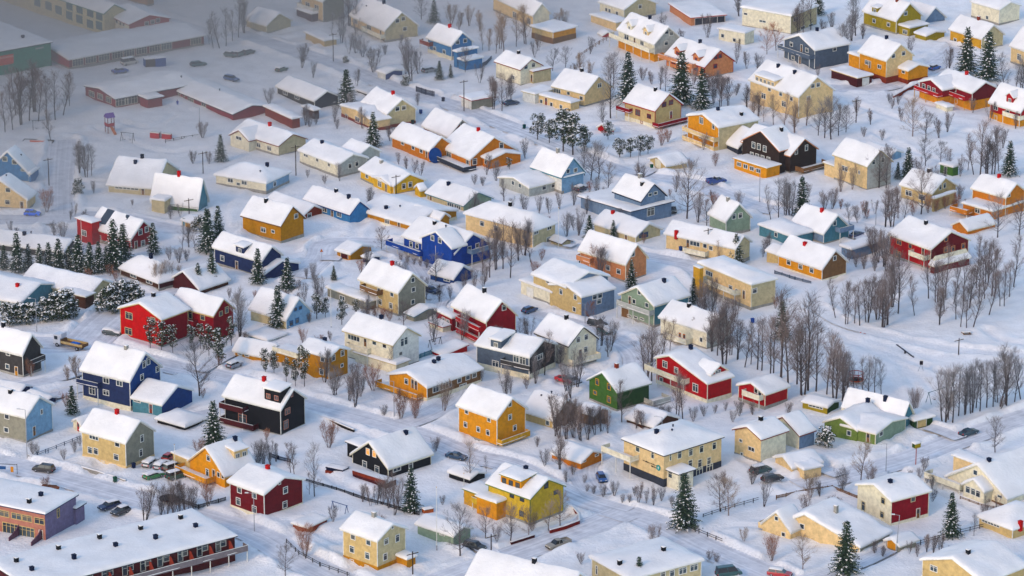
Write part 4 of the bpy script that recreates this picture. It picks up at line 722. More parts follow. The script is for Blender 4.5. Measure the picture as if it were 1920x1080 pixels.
# trodden paths and drives from each building to its road, cut into the snow
def free(p, q, skip):
    for t in np.linspace(.06, 1, 40):
        w = p.lerp(q, t)
        for r, bl, *_r in HOUSES:
            if r is skip and t < .2: continue
            l_ = _r[3] @ (Vector((w.x, w.y, 0))-_r[2])
            for b in bl:
                if b.x0-.8 < l_.x < b.x1+.8 and b.y0-.8 < l_.y < b.y1+.8: return False
    return True
RP = np.concatenate([P for w, P, nm in RL])
for r, bl, u_, v_, c_, M_, ct in HOUSES:
    b = bl[0]; Mi = M_.transposed(); best = None
    for e in (Vector(((b.x0+b.x1)/2, b.y0-1, 0)), Vector((b.x1+1, (b.y0+b.y1)/2, 0)), Vector((b.x0-1, (b.y0+b.y1)/2, 0)), Vector(((b.x0+b.x1)/2, b.y1+1, 0))):
        p = Mi @ e + c_; dd = np.hypot(RP[:, 0]-p.x, RP[:, 1]-p.y)
        for k in np.argsort(dd)[:40:8]:
            q = Vector((*RP[k], 0))
            if (q-p).length < 42 and (best is None or (q-p).length < best[0]) and free(p, q, r): best = ((q-p).length, p, q)
    if best:
        p, q = best[1:]; n_ = Vector((-(q-p).y, (q-p).x, 0)).normalized(); k = rnd.uniform(-.12, .12)*best[0]
        pts = [p, p.lerp(q, .35)+n_*k, p.lerp(q, .7)+n_*k*.7, q]; P = []
        for t in np.linspace(0, 1, 12): f = t*3; i = min(int(f), 2); w = pts[i].lerp(pts[i+1], f-i); P.append((w.x, w.y))
        RL.append((1.5 if ct == 'garage' else .55, np.array(P), 'drive' if ct == 'garage' else 'garden path'))
for pts in ([(1530,600),(1600,640),(1700,690),(1760,740)], [(1580,640),(1660,660),(1780,700),(1900,700)], [(1690,690),(1720,740),(1690,790)], [(1850,620),(1880,640),(1930,645)], [(1290,1010),(1370,985),(1440,990)], [(560,985),(600,1000),(640,1020)], [(600,880),(640,910),(690,925)], [(1640,250),(1700,280),(1760,300)], [(1580,190),(1660,215),(1740,240),(1830,250)], [(1430,170),(1500,260),(1540,300)], [(600,480),(560,500),(520,520)], [(690,450),(640,440),(590,460)], [(230,230),(280,240),(330,215)], [(180,240),(300,285),(380,280)], [(1040,300),(1060,250),(1100,240)], [(1190,850),(1150,800),(1110,780)]):
    RL.append((.4, smooth(pts), 'garden path'))
make_ground()
# ---------------------------------------------------------------- trees and shrubs
BARK = {'brown': mat('bark brown', (.165, .13, .12), .9, 'bark', .1), 'grey': mat('bark grey', (.19, .175, .175), .9, 'bark', .1), 'rust': mat('bark rust', (.26, .11, .06), .9, 'bark', .1), 'dark': mat('bark dark', (.06, .05, .05), .9, 'bark', .1),
        'pale': mat('bark pale', (.25, .185, .135), .9, 'bark', .1), 'birch': mat('bark birch', (.22, .19, .17), .9, 'bark', .1)}
NEEDLE = mat('needles', (.030, .056, .034), .8, 'needle', .1); PINEN = mat('pine needles', (.032, .05, .026), .8, 'needle', .1)
class Sticks:
    def __init__(s): s.v = []; s.f = []
    def stick(s, p, q, r0, r1, n=3):
        d = (q-p); 
        if d.length < 1e-5: return
        d.normalize(); a = d.orthogonal().normalized(); b = d.cross(a); o = len(s.v)
        for c, r in ((p, r0), (q, r1)):
            for i in range(n):
                t = 2*math.pi*i/n; s.v.append(c + a*(r*math.cos(t)) + b*(r*math.sin(t)))
        for i in range(n): s.f.append((o+i, o+(i+1) % n, o+n+(i+1) % n, o+n+i))
    def mesh(s, name, m):
        me = bpy.data.meshes.new(name); me.from_pydata([tuple(v) for v in s.v], [], s.f); me.materials.append(m); me.update(); return me
def rv(rg): return Vector((rg.uniform(-1, 1), rg.uniform(-1, 1), rg.uniform(-1, 1)))
def bare_meshes(kind, seed):
    """trunk and crown of a leafless tree, 10 units tall"""
    rg = random.Random(seed); T, C = Sticks(), Sticks(); up = Vector((0, 0, 1))
    P = dict(birch=dict(st=(1, 3), lean=.16, lo=.2, nl=24, ang=.78, ll=3.0, tw=9, sub=4, tl=1.15), round=dict(st=(1, 1), lean=.05, lo=.16, nl=30, ang=1.0, ll=4.9, tw=13, sub=6, tl=1.3),
             bush=dict(st=(9, 12), lean=.5, lo=.15, nl=8, ang=.6, ll=3.2, tw=7, sub=6, tl=1.5), clump=dict(st=(4, 6), lean=.3, lo=.18, nl=14, ang=.6, ll=3.0, tw=8, sub=4, tl=1.1))[kind]
    def twigs(p, d, L, n, r):
        for k in range(n):
            t = rg.uniform(.25, 1); b = p+d*(L*t); e = (d*.9 + rv(rg)*.75 + up*.22).normalized(); l = P['tl']*rg.uniform(.5, 1.15)
            C.stick(b, b+e*l, r, .009)
            for j in range(P['sub']):
                b2 = b+e*(l*rg.uniform(.3, .95)); e2 = (e + rv(rg)*.8 + up*.12).normalized(); C.stick(b2, b2+e2*l*rg.uniform(.4, .7), .0075, .004)
    ns = rg.randint(*P['st'])
    for s in range(ns):
        az = rg.uniform(0, 6.28); le = P['lean']*rg.uniform(.3, 1.1) if ns > 1 else P['lean']*rg.uniform(0, 1)
        H = 10*(rg.uniform(.78, 1) if s else 1)*.93; p = Vector((.22*math.cos(az), .22*math.sin(az), -.4)) if ns > 1 else Vector((0, 0, -.4))
        d = (up + Vector((math.cos(az), math.sin(az), 0))*le).normalized(); r0 = (.115 if kind == 'birch' else .16 if kind == 'round' else .05 if kind == 'bush' else .075); pts = [p]; N = 9
        for i in range(N): d = (d + rv(rg)*.07 + up*.05).normalized(); pts.append(pts[-1]+d*(H/N))
        rr = lambda t: r0*(1-t)**.8+.02
        for i in range(N): T.stick(pts[i], pts[i+1], rr(i/N), rr((i+1)/N), 5)
        for k in range(P['nl']):
            t = P['lo']+(1-P['lo'])*(k+rg.random())/P['nl']; f = t*N; i = min(int(f), N-1); b = pts[i].lerp(pts[i+1], f-i)
            a2 = rg.uniform(0, 6.28); an = P['ang']*rg.uniform(.6, 1.25)*(1.15-.6*t); e = (up*math.cos(an) + Vector((math.cos(a2), math.sin(a2), 0))*math.sin(an)).normalized()
            sh = math.sin(math.pi*min(1, max(0, (t-P['lo'])/(1-P['lo'])*.82+.18)))**.7
            l = P['ll']*rg.uniform(.55, 1.1)*max(.3, sh); m = b+e*l*.5; e2 = (e + up*.22 + rv(rg)*.2).normalized(); q = m+e2*l*.5
            r1 = max(.022, rr(t)*.42); T.stick(b, m, r1, r1*.65, 4); C.stick(m, q, r1*.65, .018)
            twigs(b, e, l*.5, P['tw']//3, .0105); twigs(m, e2, l*.5, P['tw']-P['tw']//3, .0105)
    return T, C
def leaf(V, F, c, d, n, L, w):
    s = d.cross(n); s = s.normalized()*w if s.length > 1e-4 else Vector((w, 0, 0)); o = len(V)
    V += [tuple(c-s*.6), tuple(c+d*L*.5-s), tuple(c+d*L), tuple(c+d*L*.5+s), tuple(c+s*.6)]; F.append((o, o+1, o+2, o+3, o+4))
def conifer_meshes(kind, seed):
    rg = random.Random(seed); T = Sticks(); V, F, SV, SF = [], [], [], []; up = Vector((0, 0, 1))
    T.stick(Vector((0, 0, -.4)), Vector((0, 0, 9.4)), .17, .03, 6)
    if kind == 'spruce':
        Rm = rg.uniform(2.3, 3.1); z = .9
        while z < 9.7:
            t = z/10; L0 = Rm*(1-t)**.85*rg.uniform(.85, 1.1)+.1; nb = max(4, int(12*(1-t)+4))
            for k in range(nb):
                a = 6.283*(k+rg.random()*.8)/nb; L = L0*rg.uniform(.62, 1.12); ho = Vector((math.cos(a), math.sin(a), 0)); dr = .38*(1-t)-.35*t
                b = Vector((0, 0, z+rg.uniform(-.15, .15))); n = max(2, int(L/.3))
                for i in range(n+1):
                    s = (i+.4)/(n+.4); c = b+ho*(L*s)-up*(dr*L*s*s-.12*L*s)
                    sd = Vector((-ho.y, ho.x, 0)); wl = .55*(1.05-s)+.16
                    for sg in (-1, 1): d = (ho*.75+sd*sg*rg.uniform(.5, 1.1)-up*rg.uniform(.15, .6)).normalized(); leaf(V, F, c+rv(rg)*.05, d, (up+rv(rg)*.5).normalized(), wl*rg.uniform(.8, 1.2), .13)
                    if rg.random() < .15 and s > .35:
                        o = len(SV); w = rg.uniform(.10, .24); l = rg.uniform(.18, .42); c2 = c+up*.07
                        SV += [tuple(c2-ho*l), tuple(c2-sd*w+up*.05), tuple(c2+ho*l-up*.1), tuple(c2+sd*w+up*.03), tuple(c2+up*.13)]
                        SF += [(o, o+1, o+4), (o+1, o+2, o+4), (o+2, o+3, o+4), (o+3, o, o+4)]
            z += rg.uniform(.26, .4)
    else:      # pine and snow laden shrub: clumps of needles round the limb ends
        n = 30 if kind == 'pine' else 46
        for k in range(n):
            if kind == 'pine':
                z = 2.6+7.0*(k+.5)/n; r = 2.3*math.sin(math.pi*min(1, (z-1.6)/8.9))**.6*rg.uniform(.2, 1.05); R0 = rg.uniform(.55, 1.05)
            else: z = rg.uniform(1.2, 8.8); r = 5.2*math.sqrt(max(0, 1-((z-3.2)/6.6)**2))*math.sqrt(rg.random())*.95; R0 = rg.uniform(1.1, 1.9)
            a = rg.uniform(0, 6.283); c = Vector((r*math.cos(a), r*math.sin(a), z)); T.stick(Vector((0, 0, max(.3, z-1.2-r*.2))), c, .05, .02, 3)
            for i in range(75): 
                d = rv(rg); d.z = d.z*.75+.15; d.normalize(); leaf(V, F, c+d*R0*rg.uniform(.35, .8), (d+rv(rg)*.5).normalized(), rv(rg).normalized(), R0*.5, R0*.085)
            for i in range(4 if kind == 'pine' else 8):
                d = rv(rg); d.z = abs(d.z)+.25; d.normalize(); q = c+Vector((d.x*R0*.9, d.y*R0*.9, d.z*R0*.72)); o = len(SV); w = R0*rg.uniform(.14, .42)
                for j in range(5): SV.append(tuple(q+Vector((w*math.cos(j*1.2566), w*math.sin(j*1.2566), -.10*w))))
                SV.append(tuple(q+up*w*.55)); SF += [(o+j, o+(j+1) % 5, o+5) for j in range(5)]
    return T, (V, F), (SV, SF)
TREES = {}
def proto(kind, var, bark):
    k = (kind, var, bark)
    if k in TREES: return TREES[k]
    if kind in ('birch', 'round', 'bush', 'clump'):
        kk = (kind, var)
        if kk not in TREES: TREES[kk] = bare_meshes(kind, 100*var+len(kind))
        T, C = TREES[kk]; TREES[k] = (T.mesh('trunk', BARK['dark' if bark in ('brown', 'grey') else 'brown']), C.mesh('crown', BARK[bark]), None)
    else:
        T, A, B = conifer_meshes(kind, 31*var+len(kind)); 
        nv, nf = len(A[0]), len(A[1]); c = bpy.data.meshes.new('crown'); c.from_pydata(A[0]+B[0], [], A[1]+[tuple(i+nv for i in f) for f in B[1]]); c.materials.append(NEEDLE if kind == 'spruce' else PINEN); c.materials.append(SNOW)
        c.polygons.foreach_set('material_index', [0]*nf+[1]*len(B[1])); c.update()
        TREES[k] = (T.mesh('trunk', BARK['dark']), c, None)
    return TREES[k]
NV = dict(birch=7, round=4, bush=4, clump=4, spruce=5, pine=4, snowbush=3)
NAME = dict(birch=('bare_birch', 'tree'), round=('bare_tree', 'tree'), bush=('bare_bush', 'bush'), clump=('bare_tree', 'tree'), spruce=('spruce_tree', 'spruce'), pine=('pine_tree', 'pine'), snowbush=('snowy_bush', 'bush'))
def trees(kind, label, spots, bark='brown', group=None, sc=1.0):
    sp = spots.split()
    if len(sp) > 1 and not group: group = label
    for i, s in enumerate(sp):
        x, y, t = (float(a) for a in s.split(',')); p = at(x, y); H = hgt(x, y, t)*(rnd.uniform(.82, 1.15) if len(sp) > 4 else 1)
        var = rnd.randrange(NV[kind]); T, C, Sn = proto(kind, var, bark); k = H/10
        o = thing(NAME[kind][0], label, NAME[kind][1], (p.x, p.y, min(.5, gz(p.x, p.y))), rnd.uniform(0, 6.28), group)
        w = rnd.uniform(.9, 1.12)*sc
        o.scale = (k*w, k*w, k)
        link('trunk', T, o); link('crown', C, o)
        if Sn: link('snow_cover', Sn, o)
# single conifers
for lab, s in [('dark spruce in front of the big cream hall', '1283,990,881'), ('spruce tip at the bottom edge before the flat cream building', '1198,1112,1043'), ('largest snowy spruce at the bottom right before the long cream house', '1585,1082,977'),
    ('spruce right of the crimson walled house', '1783,1006,921'), ('dense spruce beside the black house deck', '771,960,874'), ('tall spruce between the tan house and the black maroon house', '401,838,749'), ('slim spruce before the white house with blue windows', '522,618,538'),
    ('spruce at the corner of the salmon house', '1184,542,486'), ('spruce below the black house with the orange deck', '1503,405,327'), ('small spruce in front of the cream bungalow by the power pole', '1380,494,435'), ('dark spruce left of the cream bungalow with blue shutters', '1105,452,404'), ('small spruce tip behind the salmon house roof', '1150,447,411'),
    ('narrow spruce beside the green cube shed', '1702,338,275'), ('broad dark spruce left of the tan lean-to house', '1683,338,305'), ('tallest spruce in front of the yellow house at top right', '1812,137,46'), ('second spruce right of the tallest one at top right', '1852,152,57'),
    ('tall snowy spruce left of the salmon dormer house', '1177,192,98'), ('snowy spruce in front of the salmon dormer house', '1277,198,94'), ('broad grey snowy spruce right of the salmon dormer house', '1316,208,128'), ('tall lone spruce by the dark grey bungalow in the fog', '650,198,125'), ('snowy spruce between the pale yellow house and the orange bungalow', '700,276,209'),
    ('slim spruce at the top edge behind the sky blue house', '814,45,0'), ('spruce in the mist behind the nursery street', '414,304,252'), ('spruce beside the navy house front', '398,536,472'), ('small spruce by the red brown gabled garage', '372,542,494'), ('spruce at the right gable of the solar panel house', '288,480,420'),
    ('spruce in front of the solar panel house roof', '214,508,410'), ('spruce just right of the solar panels', '232,490,417'), ('pointed spruce before the navy house wing', '484,534,465'), ('spruce standing on the right of the navy house wing', '539,542,480'), ('tiny spruce right of the navy house', '626,527,499'), ('tall grey green spruce at the right edge by the orange house', '1892,332,262'), ('dark spruce among the birches right of the cream orange door house', '1466,637,562'), ('spruce behind the grey green house with glass balcony', '1300,570,520'), ('small spruce by the dark blue house fence', '136,778,722'), ('dark spruce behind the white functional house', '1535,30,-20')]:
    trees('spruce', lab, s)
trees('spruce', 'spruce in the dark row beside the low grey bungalow', '8,505,448 33,512,432 54,505,452 75,512,455 92,508,460 111,512,454 130,510,462 148,512,446 169,516,446 186,514,455 200,512,462', group='spruce row beside the low grey bungalow')
trees('spruce', 'one of the twin spruces left of the tall ochre house', '390,472,388 410,462,385', group='twin spruces by the ochre house')
trees('spruce', 'small spruce in the pair below the sky blue house', '824,150,113 845,146,120', group='small spruces below the sky blue house')
trees('pine', 'snow dusted pine in front of the bright red house', '282,660,595 303,664,606 324,664,603 376,652,602 392,668,604 410,688,603 434,650,604 360,650,612', group='pines before the bright red house', sc=.8)
trees('pine', 'small crooked pine in the row before the ochre house', '498,708,650 514,706,660 537,720,664 554,723,668 571,728,662', group='pines before the ochre house', sc=.75)
trees('pine', 'snowy pine behind the cream house flagpole', '594,602,555 610,598,560 641,612,566 668,592,562', group='pines behind the flagpole', sc=.95)
trees('pine', 'snow covered pine in the cluster by the upper street', '1008,262,212 1030,268,215 1056,284,212 1074,290,220 1096,284,230', group='pines by the upper street', sc=1.35)
trees('pine', 'small snowy pine near the cream garage', '1162,300,262 1182,298,262 1200,294,255', group='pines near the cream garage', sc=1.4)
trees('snowbush', 'snow laden bush in the hedge below the teal bungalow', '14,606,562 38,604,560 62,604,556 85,602,552 108,600,550 128,594,546', group='snow laden hedge', sc=.8)
trees('snowbush', 'snow laden bush behind the bright red house', '205,585,532 226,580,524 250,574,526', group='snow laden bushes by the red house', sc=.8)
for lab, s in [('round snow laden bush on the teal door shed', '374,432,402'), ('snowy bush in the misty garden by the white road', '147,368,338'), ('low snowy hedge bush below the cream fog house', '648,117,104'), ('snowy bush left of the green bungalow', '1548,838,800'), ('dark bush under the fog spruce', '760,160,140')]:
    trees('snowbush', lab, s, sc=.8)
# bare trees, by place
trees('birch', 'brown misty birch in the belt beside the nursery yard', '10,250,160 24,244,150 40,235,140 55,228,130 72,230,135 88,226,130 104,228,128 118,218,135 30,215,130 65,210,125 95,262,190 130,200,140', 'brown', 'birches beside the nursery yard')
trees('birch', 'grey birch in the clump at the misty top left', '400,92,45 412,92,28 424,88,20 436,78,8 447,72,2 458,62,-8 392,84,40', 'grey', 'birches at the misty top')
trees('birch', 'thin tree by the misty road bend', '622,62,15 641,80,20 655,48,-8 668,52,-6 690,32,-14 702,20,-30', 'grey', 'trees by the misty road bend')
trees('birch', 'tall brown birch behind the foggy cream gable house', '905,96,50 917,97,48 930,102,35 945,98,18 938,92,30 968,88,10 985,82,18', 'pale', 'brown birches behind the cream gable house')
trees('birch', 'thin birch in front of the cream house gable by the street', '925,208,145 941,210,138 958,188,140', 'brown', 'thin birches by the cream house')
trees('round', 'round grey tree above the cream house with the annex', '1036,134,94 1060,128,92 1150,165,100 1142,150,110', 'grey', 'round trees above the cream annex')
trees('birch', 'thin birch by the long flat cream annex', '1145,222,112 1130,236,186', 'grey', 'birches by the cream annex')
trees('birch', 'brown birch below the salmon dormer house', '1238,166,120 1248,170,128 1338,196,140 1350,204,146 1365,200,150 1400,200,152 1422,214,166', 'brown', 'birches below the salmon dormer house')
trees('bush', 'rust red bush at the red railed deck', '1240,272,240 1252,266,244', 'rust', 'rust bushes at the red deck')
trees('birch', 'dense brown birch at the top edge behind the functional house', '1506,62,-6 1520,58,-12 1496,66,6', 'brown', 'birches behind the functional house')
trees('birch', 'thin grey birch between the slate and amber houses', '1583,112,40 1597,76,18 1604,66,-8', 'grey', 'birches between the slate and amber houses')
trees('round', 'salmon tinted bush tree beside the slate house', '1455,96,46 1438,104,56', 'rust', 'salmon trees beside the slate house')
trees('birch', 'brown birch in the row before the large peach house', '1412,214,160 1450,232,180 1470,244,184 1490,248,180 1512,236,175 1432,226,178', 'pale', 'birches before the large peach house')
trees('round', 'grey round birch behind the black house with orange deck', '1534,256,206 1546,260,194 1558,262,190 1572,256,198 1586,250,206', 'grey', 'birches behind the black house')
trees('round', 'pale spreading tree on the open snowy slope', '1711,258,188', 'pale')
trees('round', 'smaller grey tree beside the pale spreading tree', '1736,264,214', 'grey')
trees('birch', 'brown tree by the scarlet house at the right edge', '1886,182,100 1904,176,108 1916,170,112', 'grey', 'trees by the scarlet house')
trees('birch', 'brown birch in the thicket beyond the green cube shed', '1826,326,234 1838,330,230 1850,330,236 1862,326,240 1872,320,246 1815,318,252', 'brown', 'thicket beyond the green shed')
trees('round', 'blue grey bush behind the green cube shed', '1735,312,264 1764,304,268', 'grey', 'blue grey bushes behind the green shed')
trees('round', 'grey tree right of the white teal house', '1108,338,270 1122,338,276 1096,330,282 1140,356,308', 'grey', 'grey trees right of the teal house')
trees('round', 'big round bare tree with a brown nest box', '1288,410,306', 'grey'); trees('round', 'brown round tree before the pale sage house', '1325,424,374', 'brown'); trees('clump', 'small bare tree against the pale sage house', '1354,432,398', 'grey'); trees('bush', 'bushy shrub behind the pale sage house', '1386,392,362', 'grey')
trees('clump', 'thin tree behind the large hipped cream house', '1050,392,358 1062,442,394 1076,430,400 1085,440,405', 'grey', 'thin trees behind the hipped cream house')
trees('bush', 'red brown bush before the salmon house porch', '1121,514,454', 'rust'); trees('bush', 'small red bush beside the black house lower garden', '1341,312,286', 'rust'); trees('clump', 'bare shrub before the red chimney bungalow', '1350,492,448', 'pale')
trees('birch', 'dark birch in the row before the large hipped cream house', '905,514,444 918,520,430 930,505,425 943,504,420 957,520,424 972,490,414 985,480,420 995,492,432', 'brown', 'birches before the hipped cream house')
trees('round', 'brown round tree beside the royal blue veranda', '715,468,426', 'brown'); trees('round', 'snowy grey tree before the blue garage', '817,528,478', 'grey')
trees('bush', 'orange willow bush above the grey and tan house', '677,512,486', 'rust'); trees('bush', 'grey bush in the yard right of the navy house', '588,528,497 575,522,502', 'grey', 'bushes in the navy house yard')
trees('bush', 'small grey bush below the ivory gable wall house', '577,332,316', 'grey'); trees('bush', 'small brown bush below the ivory gable wall house', '609,342,324', 'brown'); trees('birch', 'small grey tree left of the white teal house', '945,378,336', 'grey'); trees('bush', 'brown bush behind the pale green bungalow', '890,345,326 905,348,330', 'brown', 'bushes behind the green bungalow')
trees('clump', 'brown shrub by the orange bungalow terrace', '762,318,292 776,325,296 788,330,300 748,308,284', 'brown', 'shrubs by the orange bungalow')
trees('bush', 'bush with brown twigs in the fog garden', '380,262,224 362,310,286 392,310,288 176,362,336 248,385,374', 'brown', 'brown fog garden bushes')
trees('birch', 'slim grey birch at the road end in the fog', '150,332,270 162,334,266 172,330,272', 'grey', 'slim birches at the fog road end')
trees('bush', 'bare bush on the slope below the cream fog house', '668,102,60 680,110,72 700,136,86 722,104,84', 'grey', 'bushes below the cream fog house')
trees('clump', 'tall bare tree left of the sky blue house garden', '760,142,90 772,152,74 784,140,92', 'grey', 'trees left of the sky blue garden')
trees('round', 'bare tree before the porch of the sky blue house', '872,136,92', 'brown'); trees('round', 'grey round tree at the top by the slim spruce', '790,38,-2', 'grey'); trees('bush', 'pale bush behind the sky blue house', '846,46,8', 'pale')
trees('bush', 'small bush in the foggy yard near the pale yellow house', '580,240,210 632,244,224 505,196,166 592,236,214', 'grey', 'bushes in the foggy yard'); trees('bush', 'brown bush before the pale yellow wing', '732,264,232', 'brown')
trees('birch', 'grey birch left of the spruce under the black house', '1446,418,350 1459,414,338 1472,410,340 1482,408,332', 'grey', 'birches left of the spruce')
trees('bush', 'dense dark bush right of the black house spruce', '1545,396,358 1560,394,354', 'brown', 'dense bushes by the black house'); trees('clump', 'yellowish birch before the peach house', '1576,358,302 1598,358,310', 'pale', 'yellowish birches before the peach house')
trees('round', 'brown round tree beside the peach house gable', '1648,354,288 1661,356,300', 'brown', 'round trees beside the peach house'); trees('round', 'pink brown tree before the tan lean-to house', '1727,402,322', 'brown')
trees('birch', 'brown birch left of the tan lean-to house', '1660,428,358 1672,424,344 1684,410,352 1694,420,366', 'brown', 'birches left of the lean-to house'); trees('bush', 'red brown hedge bush below the tan lean-to house', '1712,404,372 1740,398,364 1755,396,372', 'rust', 'hedge bushes below the lean-to house')
trees('round', 'blue grey round tree behind the stepped balcony house', '1592,424,386', 'grey'); trees('round', 'grey tree in front of the orange house', '1870,446,368', 'grey'); trees('round', 'tree at the right edge below the orange house', '1911,440,374', 'brown'); trees('bush', 'bush between tan and orange houses', '1800,376,350', 'brown')
trees('round', 'lone round tree beside the street below the red house pines', '374,744,650', 'grey'); trees('clump', 'little pale birch left of the deep blue house', '128,716,684 146,716,668', 'pale', 'little pale birches'); trees('birch', 'slim tree right of the bright red house', '451,640,545', 'grey')
trees('clump', 'bare tree at the willow by the street bend', '655,756,700 666,764,692', 'brown', 'bare trees at the street bend'); trees('bush', 'big rust red willow above the street bend', '700,734,678', 'rust'); trees('round', 'pollarded snowy tree by the ochre house corner', '631,742,690', 'brown'); trees('birch', 'grey birch beside the flat front garage', '732,698,648', 'grey')
trees('bush', 'orange willow before the garden terrace', '751,786,734 778,784,738', 'rust', 'willows before the garden terrace'); trees('bush', 'small grey bush beside the street willows', '719,780,756', 'grey'); trees('clump', 'thin tree before the orange long house windows', '832,770,708', 'pale'); trees('round', 'round dark bush beside the grey garage', '757,612,570', 'brown')
trees('bush', 'red brown hedge bush below the grey tan house', '690,600,576 704,600,574 718,602,578 730,604,580', 'rust', 'hedge below the grey tan house'); trees('clump', 'grey shrub below the charcoal house', '903,718,692 945,738,696 958,738,704', 'grey', 'shrubs below the charcoal house')
trees('birch', 'brown birch before the charcoal house gable', '1021,702,622', 'brown'); trees('round', 'snowy grey bush right of the cream terrace house', '1118,672,636', 'grey'); trees('round', 'orange brown round bush beside the lamp by the two tone house', '1106,604,566', 'rust')
trees('birch', 'tall brown birch left of the red cross gable house', '1212,708,620 1222,714,608 1232,700,618', 'brown', 'tall birches left of the red house')
trees('birch', 'thin pale birch before the orange door house', '1246,662,598 1256,660,602 1292,644,598 1300,640,606', 'pale', 'pale birches before the orange door house')
trees('birch', 'brown birch in the belt behind the red cross gable house', '1335,660,588 1345,668,584 1358,684,578 1370,668,584 1383,676,590 1396,690,596 1408,684,604 1420,694,600', 'brown', 'birch belt behind the red house')
trees('birch', 'tall birch before the red cross gable house', '1270,784,706 1280,790,698', 'brown', 'birches before the red house'); trees('birch', 'thin birch before the green house wall', '1166,794,712', 'brown'); trees('clump', 'bush on the brown snow roofed shed', '1192,802,764 1206,806,770', 'brown', 'bushes at the brown shed')
trees('clump', 'brown tree in the thicket above the orange garage', '1040,820,764 1050,824,746 1062,828,750 1076,822,740 1088,826,752 1102,824,756 1116,818,758 1128,812,764 1140,816,772', 'brown', 'thicket above the orange garage')
trees('bush', 'blue grey shrub beside the small red cabin', '1386,778,748 1374,790,768', 'grey', 'shrubs beside the red cabin'); trees('clump', 'bare tree in front of the wide tan tower house', '1310,590,534 1335,594,520 1360,602,556 1322,600,540 1378,604,560', 'brown', 'trees before the tan tower house')
trees('birch', 'tall birch in the grove above the green shed', '1428,696,600 1447,706,582 1464,712,566 1478,724,560 1494,722,566 1505,742,566 1515,734,572 1530,736,578 1550,742,636 1565,748,640 1580,752,650 1590,744,652', 'brown', 'birch grove above the green shed')
trees('birch', 'slim birch around the orange trampoline', '1602,748,678 1616,750,672 1627,748,664 1640,736,668 1652,742,680', 'grey', 'birches around the trampoline')
R1 = ' '.join('%d,%d,%d' % (x, y, y-rnd.randint(78, 112)) for x, y in [(1567,596),(1587,608),(1602,607),(1612,611),(1626,607),(1645,598),(1656,613),(1664,608),(1715,590),(1761,611),(1792,603),(1801,616),(1812,618),(1824,618),(1854,593),(1875,573),(1883,573),(1741,558),(1672,572),(1684,585),(1756,566),(1772,560),(1788,570),(1806,566),(1818,580),(1836,570),(1846,560),(1862,556),(1893,556),(1900,540),(1850,536),(1830,542),(1770,585),(1676,550)])
trees('birch', 'tall bare birch in the grove below the big crimson house', R1, 'brown', 'birch grove below the crimson house')
trees('birch', 'birch in the row along the lower right snow field', '1770,792,692 1778,786,696 1786,792,702 1797,780,690 1809,778,680 1822,776,682 1837,773,675 1850,766,670 1862,764,672 1875,763,668 1887,761,664 1902,756,658 1914,752,650 1830,768,690 1868,756,676', 'grey', 'birch row along the snow field')
trees('round', 'round frosty tree beside the dark teal car', '1866,846,784', 'grey')
trees('clump', 'multi stemmed tree above the row house', '272,976,904', 'brown'); trees('clump', 'tree in the thicket beside the round brown trampoline', '300,966,906 312,968,902 325,966,900 338,964,898 350,962,904 362,958,910', 'brown', 'thicket by the brown trampoline'); trees('bush', 'glowing orange willow before the orange gabled house', '390,952,898', 'rust')
trees('bush', 'large orange willow by the red flat shed', '573,1042,976', 'rust'); trees('round', 'small round frosty tree at the bottom edge', '535,1084,1030', 'grey'); trees('birch', 'brown birch above the dark red house', '552,892,826 545,890,832', 'brown', 'birches above the dark red house'); trees('birch', 'blue grey birch by the picket fence', '590,934,834 580,930,888', 'grey', 'blue grey birches by the fence'); trees('bush', 'rust bush at the street edge below the wall', '617,842,792', 'rust')
trees('clump', 'grey shrub beside the black maroon house', '482,880,824 497,878,820 508,874,826 518,868,832', 'grey', 'shrubs beside the black maroon house'); trees('bush', 'dark round bush beside the garden swing', '625,982,952', 'dark')
trees('clump', 'brown shrub in the row before the black house', '680,944,904 695,952,906 706,950,912 716,950,900 728,955,905 739,968,890 750,955,902', 'brown', 'shrubs before the black house')
trees('round', 'big round grey tree by the tall flagpole', '863,1042,952', 'grey'); trees('round', 'small tree before the lemon yellow house', '910,1008,954 957,1020,955', 'brown', 'small trees before the lemon house'); trees('bush', 'small brown bush before the lemon yellow house', '932,1018,988', 'brown'); trees('birch', 'thin tree by the square roofed black shed', '881,904,828', 'pale'); trees('birch', 'tiny birch beside the street above the lemon house', '912,884,854', 'grey'); trees('bush', 'dark bush in the yard left of the lemon house', '830,948,930', 'brown')
trees('round', 'young tree beside the red curved wall', '991,1010,955 1028,996,944 1050,988,928', 'pale', 'young trees beside the red wall'); trees('bush', 'grey bush left of the orange low garage', '1022,878,846', 'grey'); trees('birch', 'bare tree before the orange low garage', '1050,888,818', 'brown')
trees('bush', 'low bush on the street corner below the cream hall', '1100,922,906 1113,926,910 1131,930,908 1152,934,904 1166,944,926 1180,946,930', 'grey', 'bushes on the street corner'); trees('clump', 'upright bush below the cream hall text wall', '1197,948,908 1212,944,916 1225,948,910', 'brown', 'upright bushes below the cream hall')
trees('round', 'spreading tree right of the cream hall', '1366,968,902', 'pale'); trees('round', 'dark brown tree by the cream hall corner', '1350,960,896', 'brown'); trees('bush', 'round bush alone on the snowy lawn', '1395,1018,992', 'pale'); trees('clump', 'tree before the cream split gable cars', '1432,950,892', 'grey'); trees('bush', 'thick brown bush right of the parked cars', '1518,934,882', 'pale'); trees('bush', 'columnar blue grey bush by the brown fence', '1579,922,878', 'grey'); trees('round', 'big leaning bare tree behind the crimson walled house', '1614,904,836', 'pale')
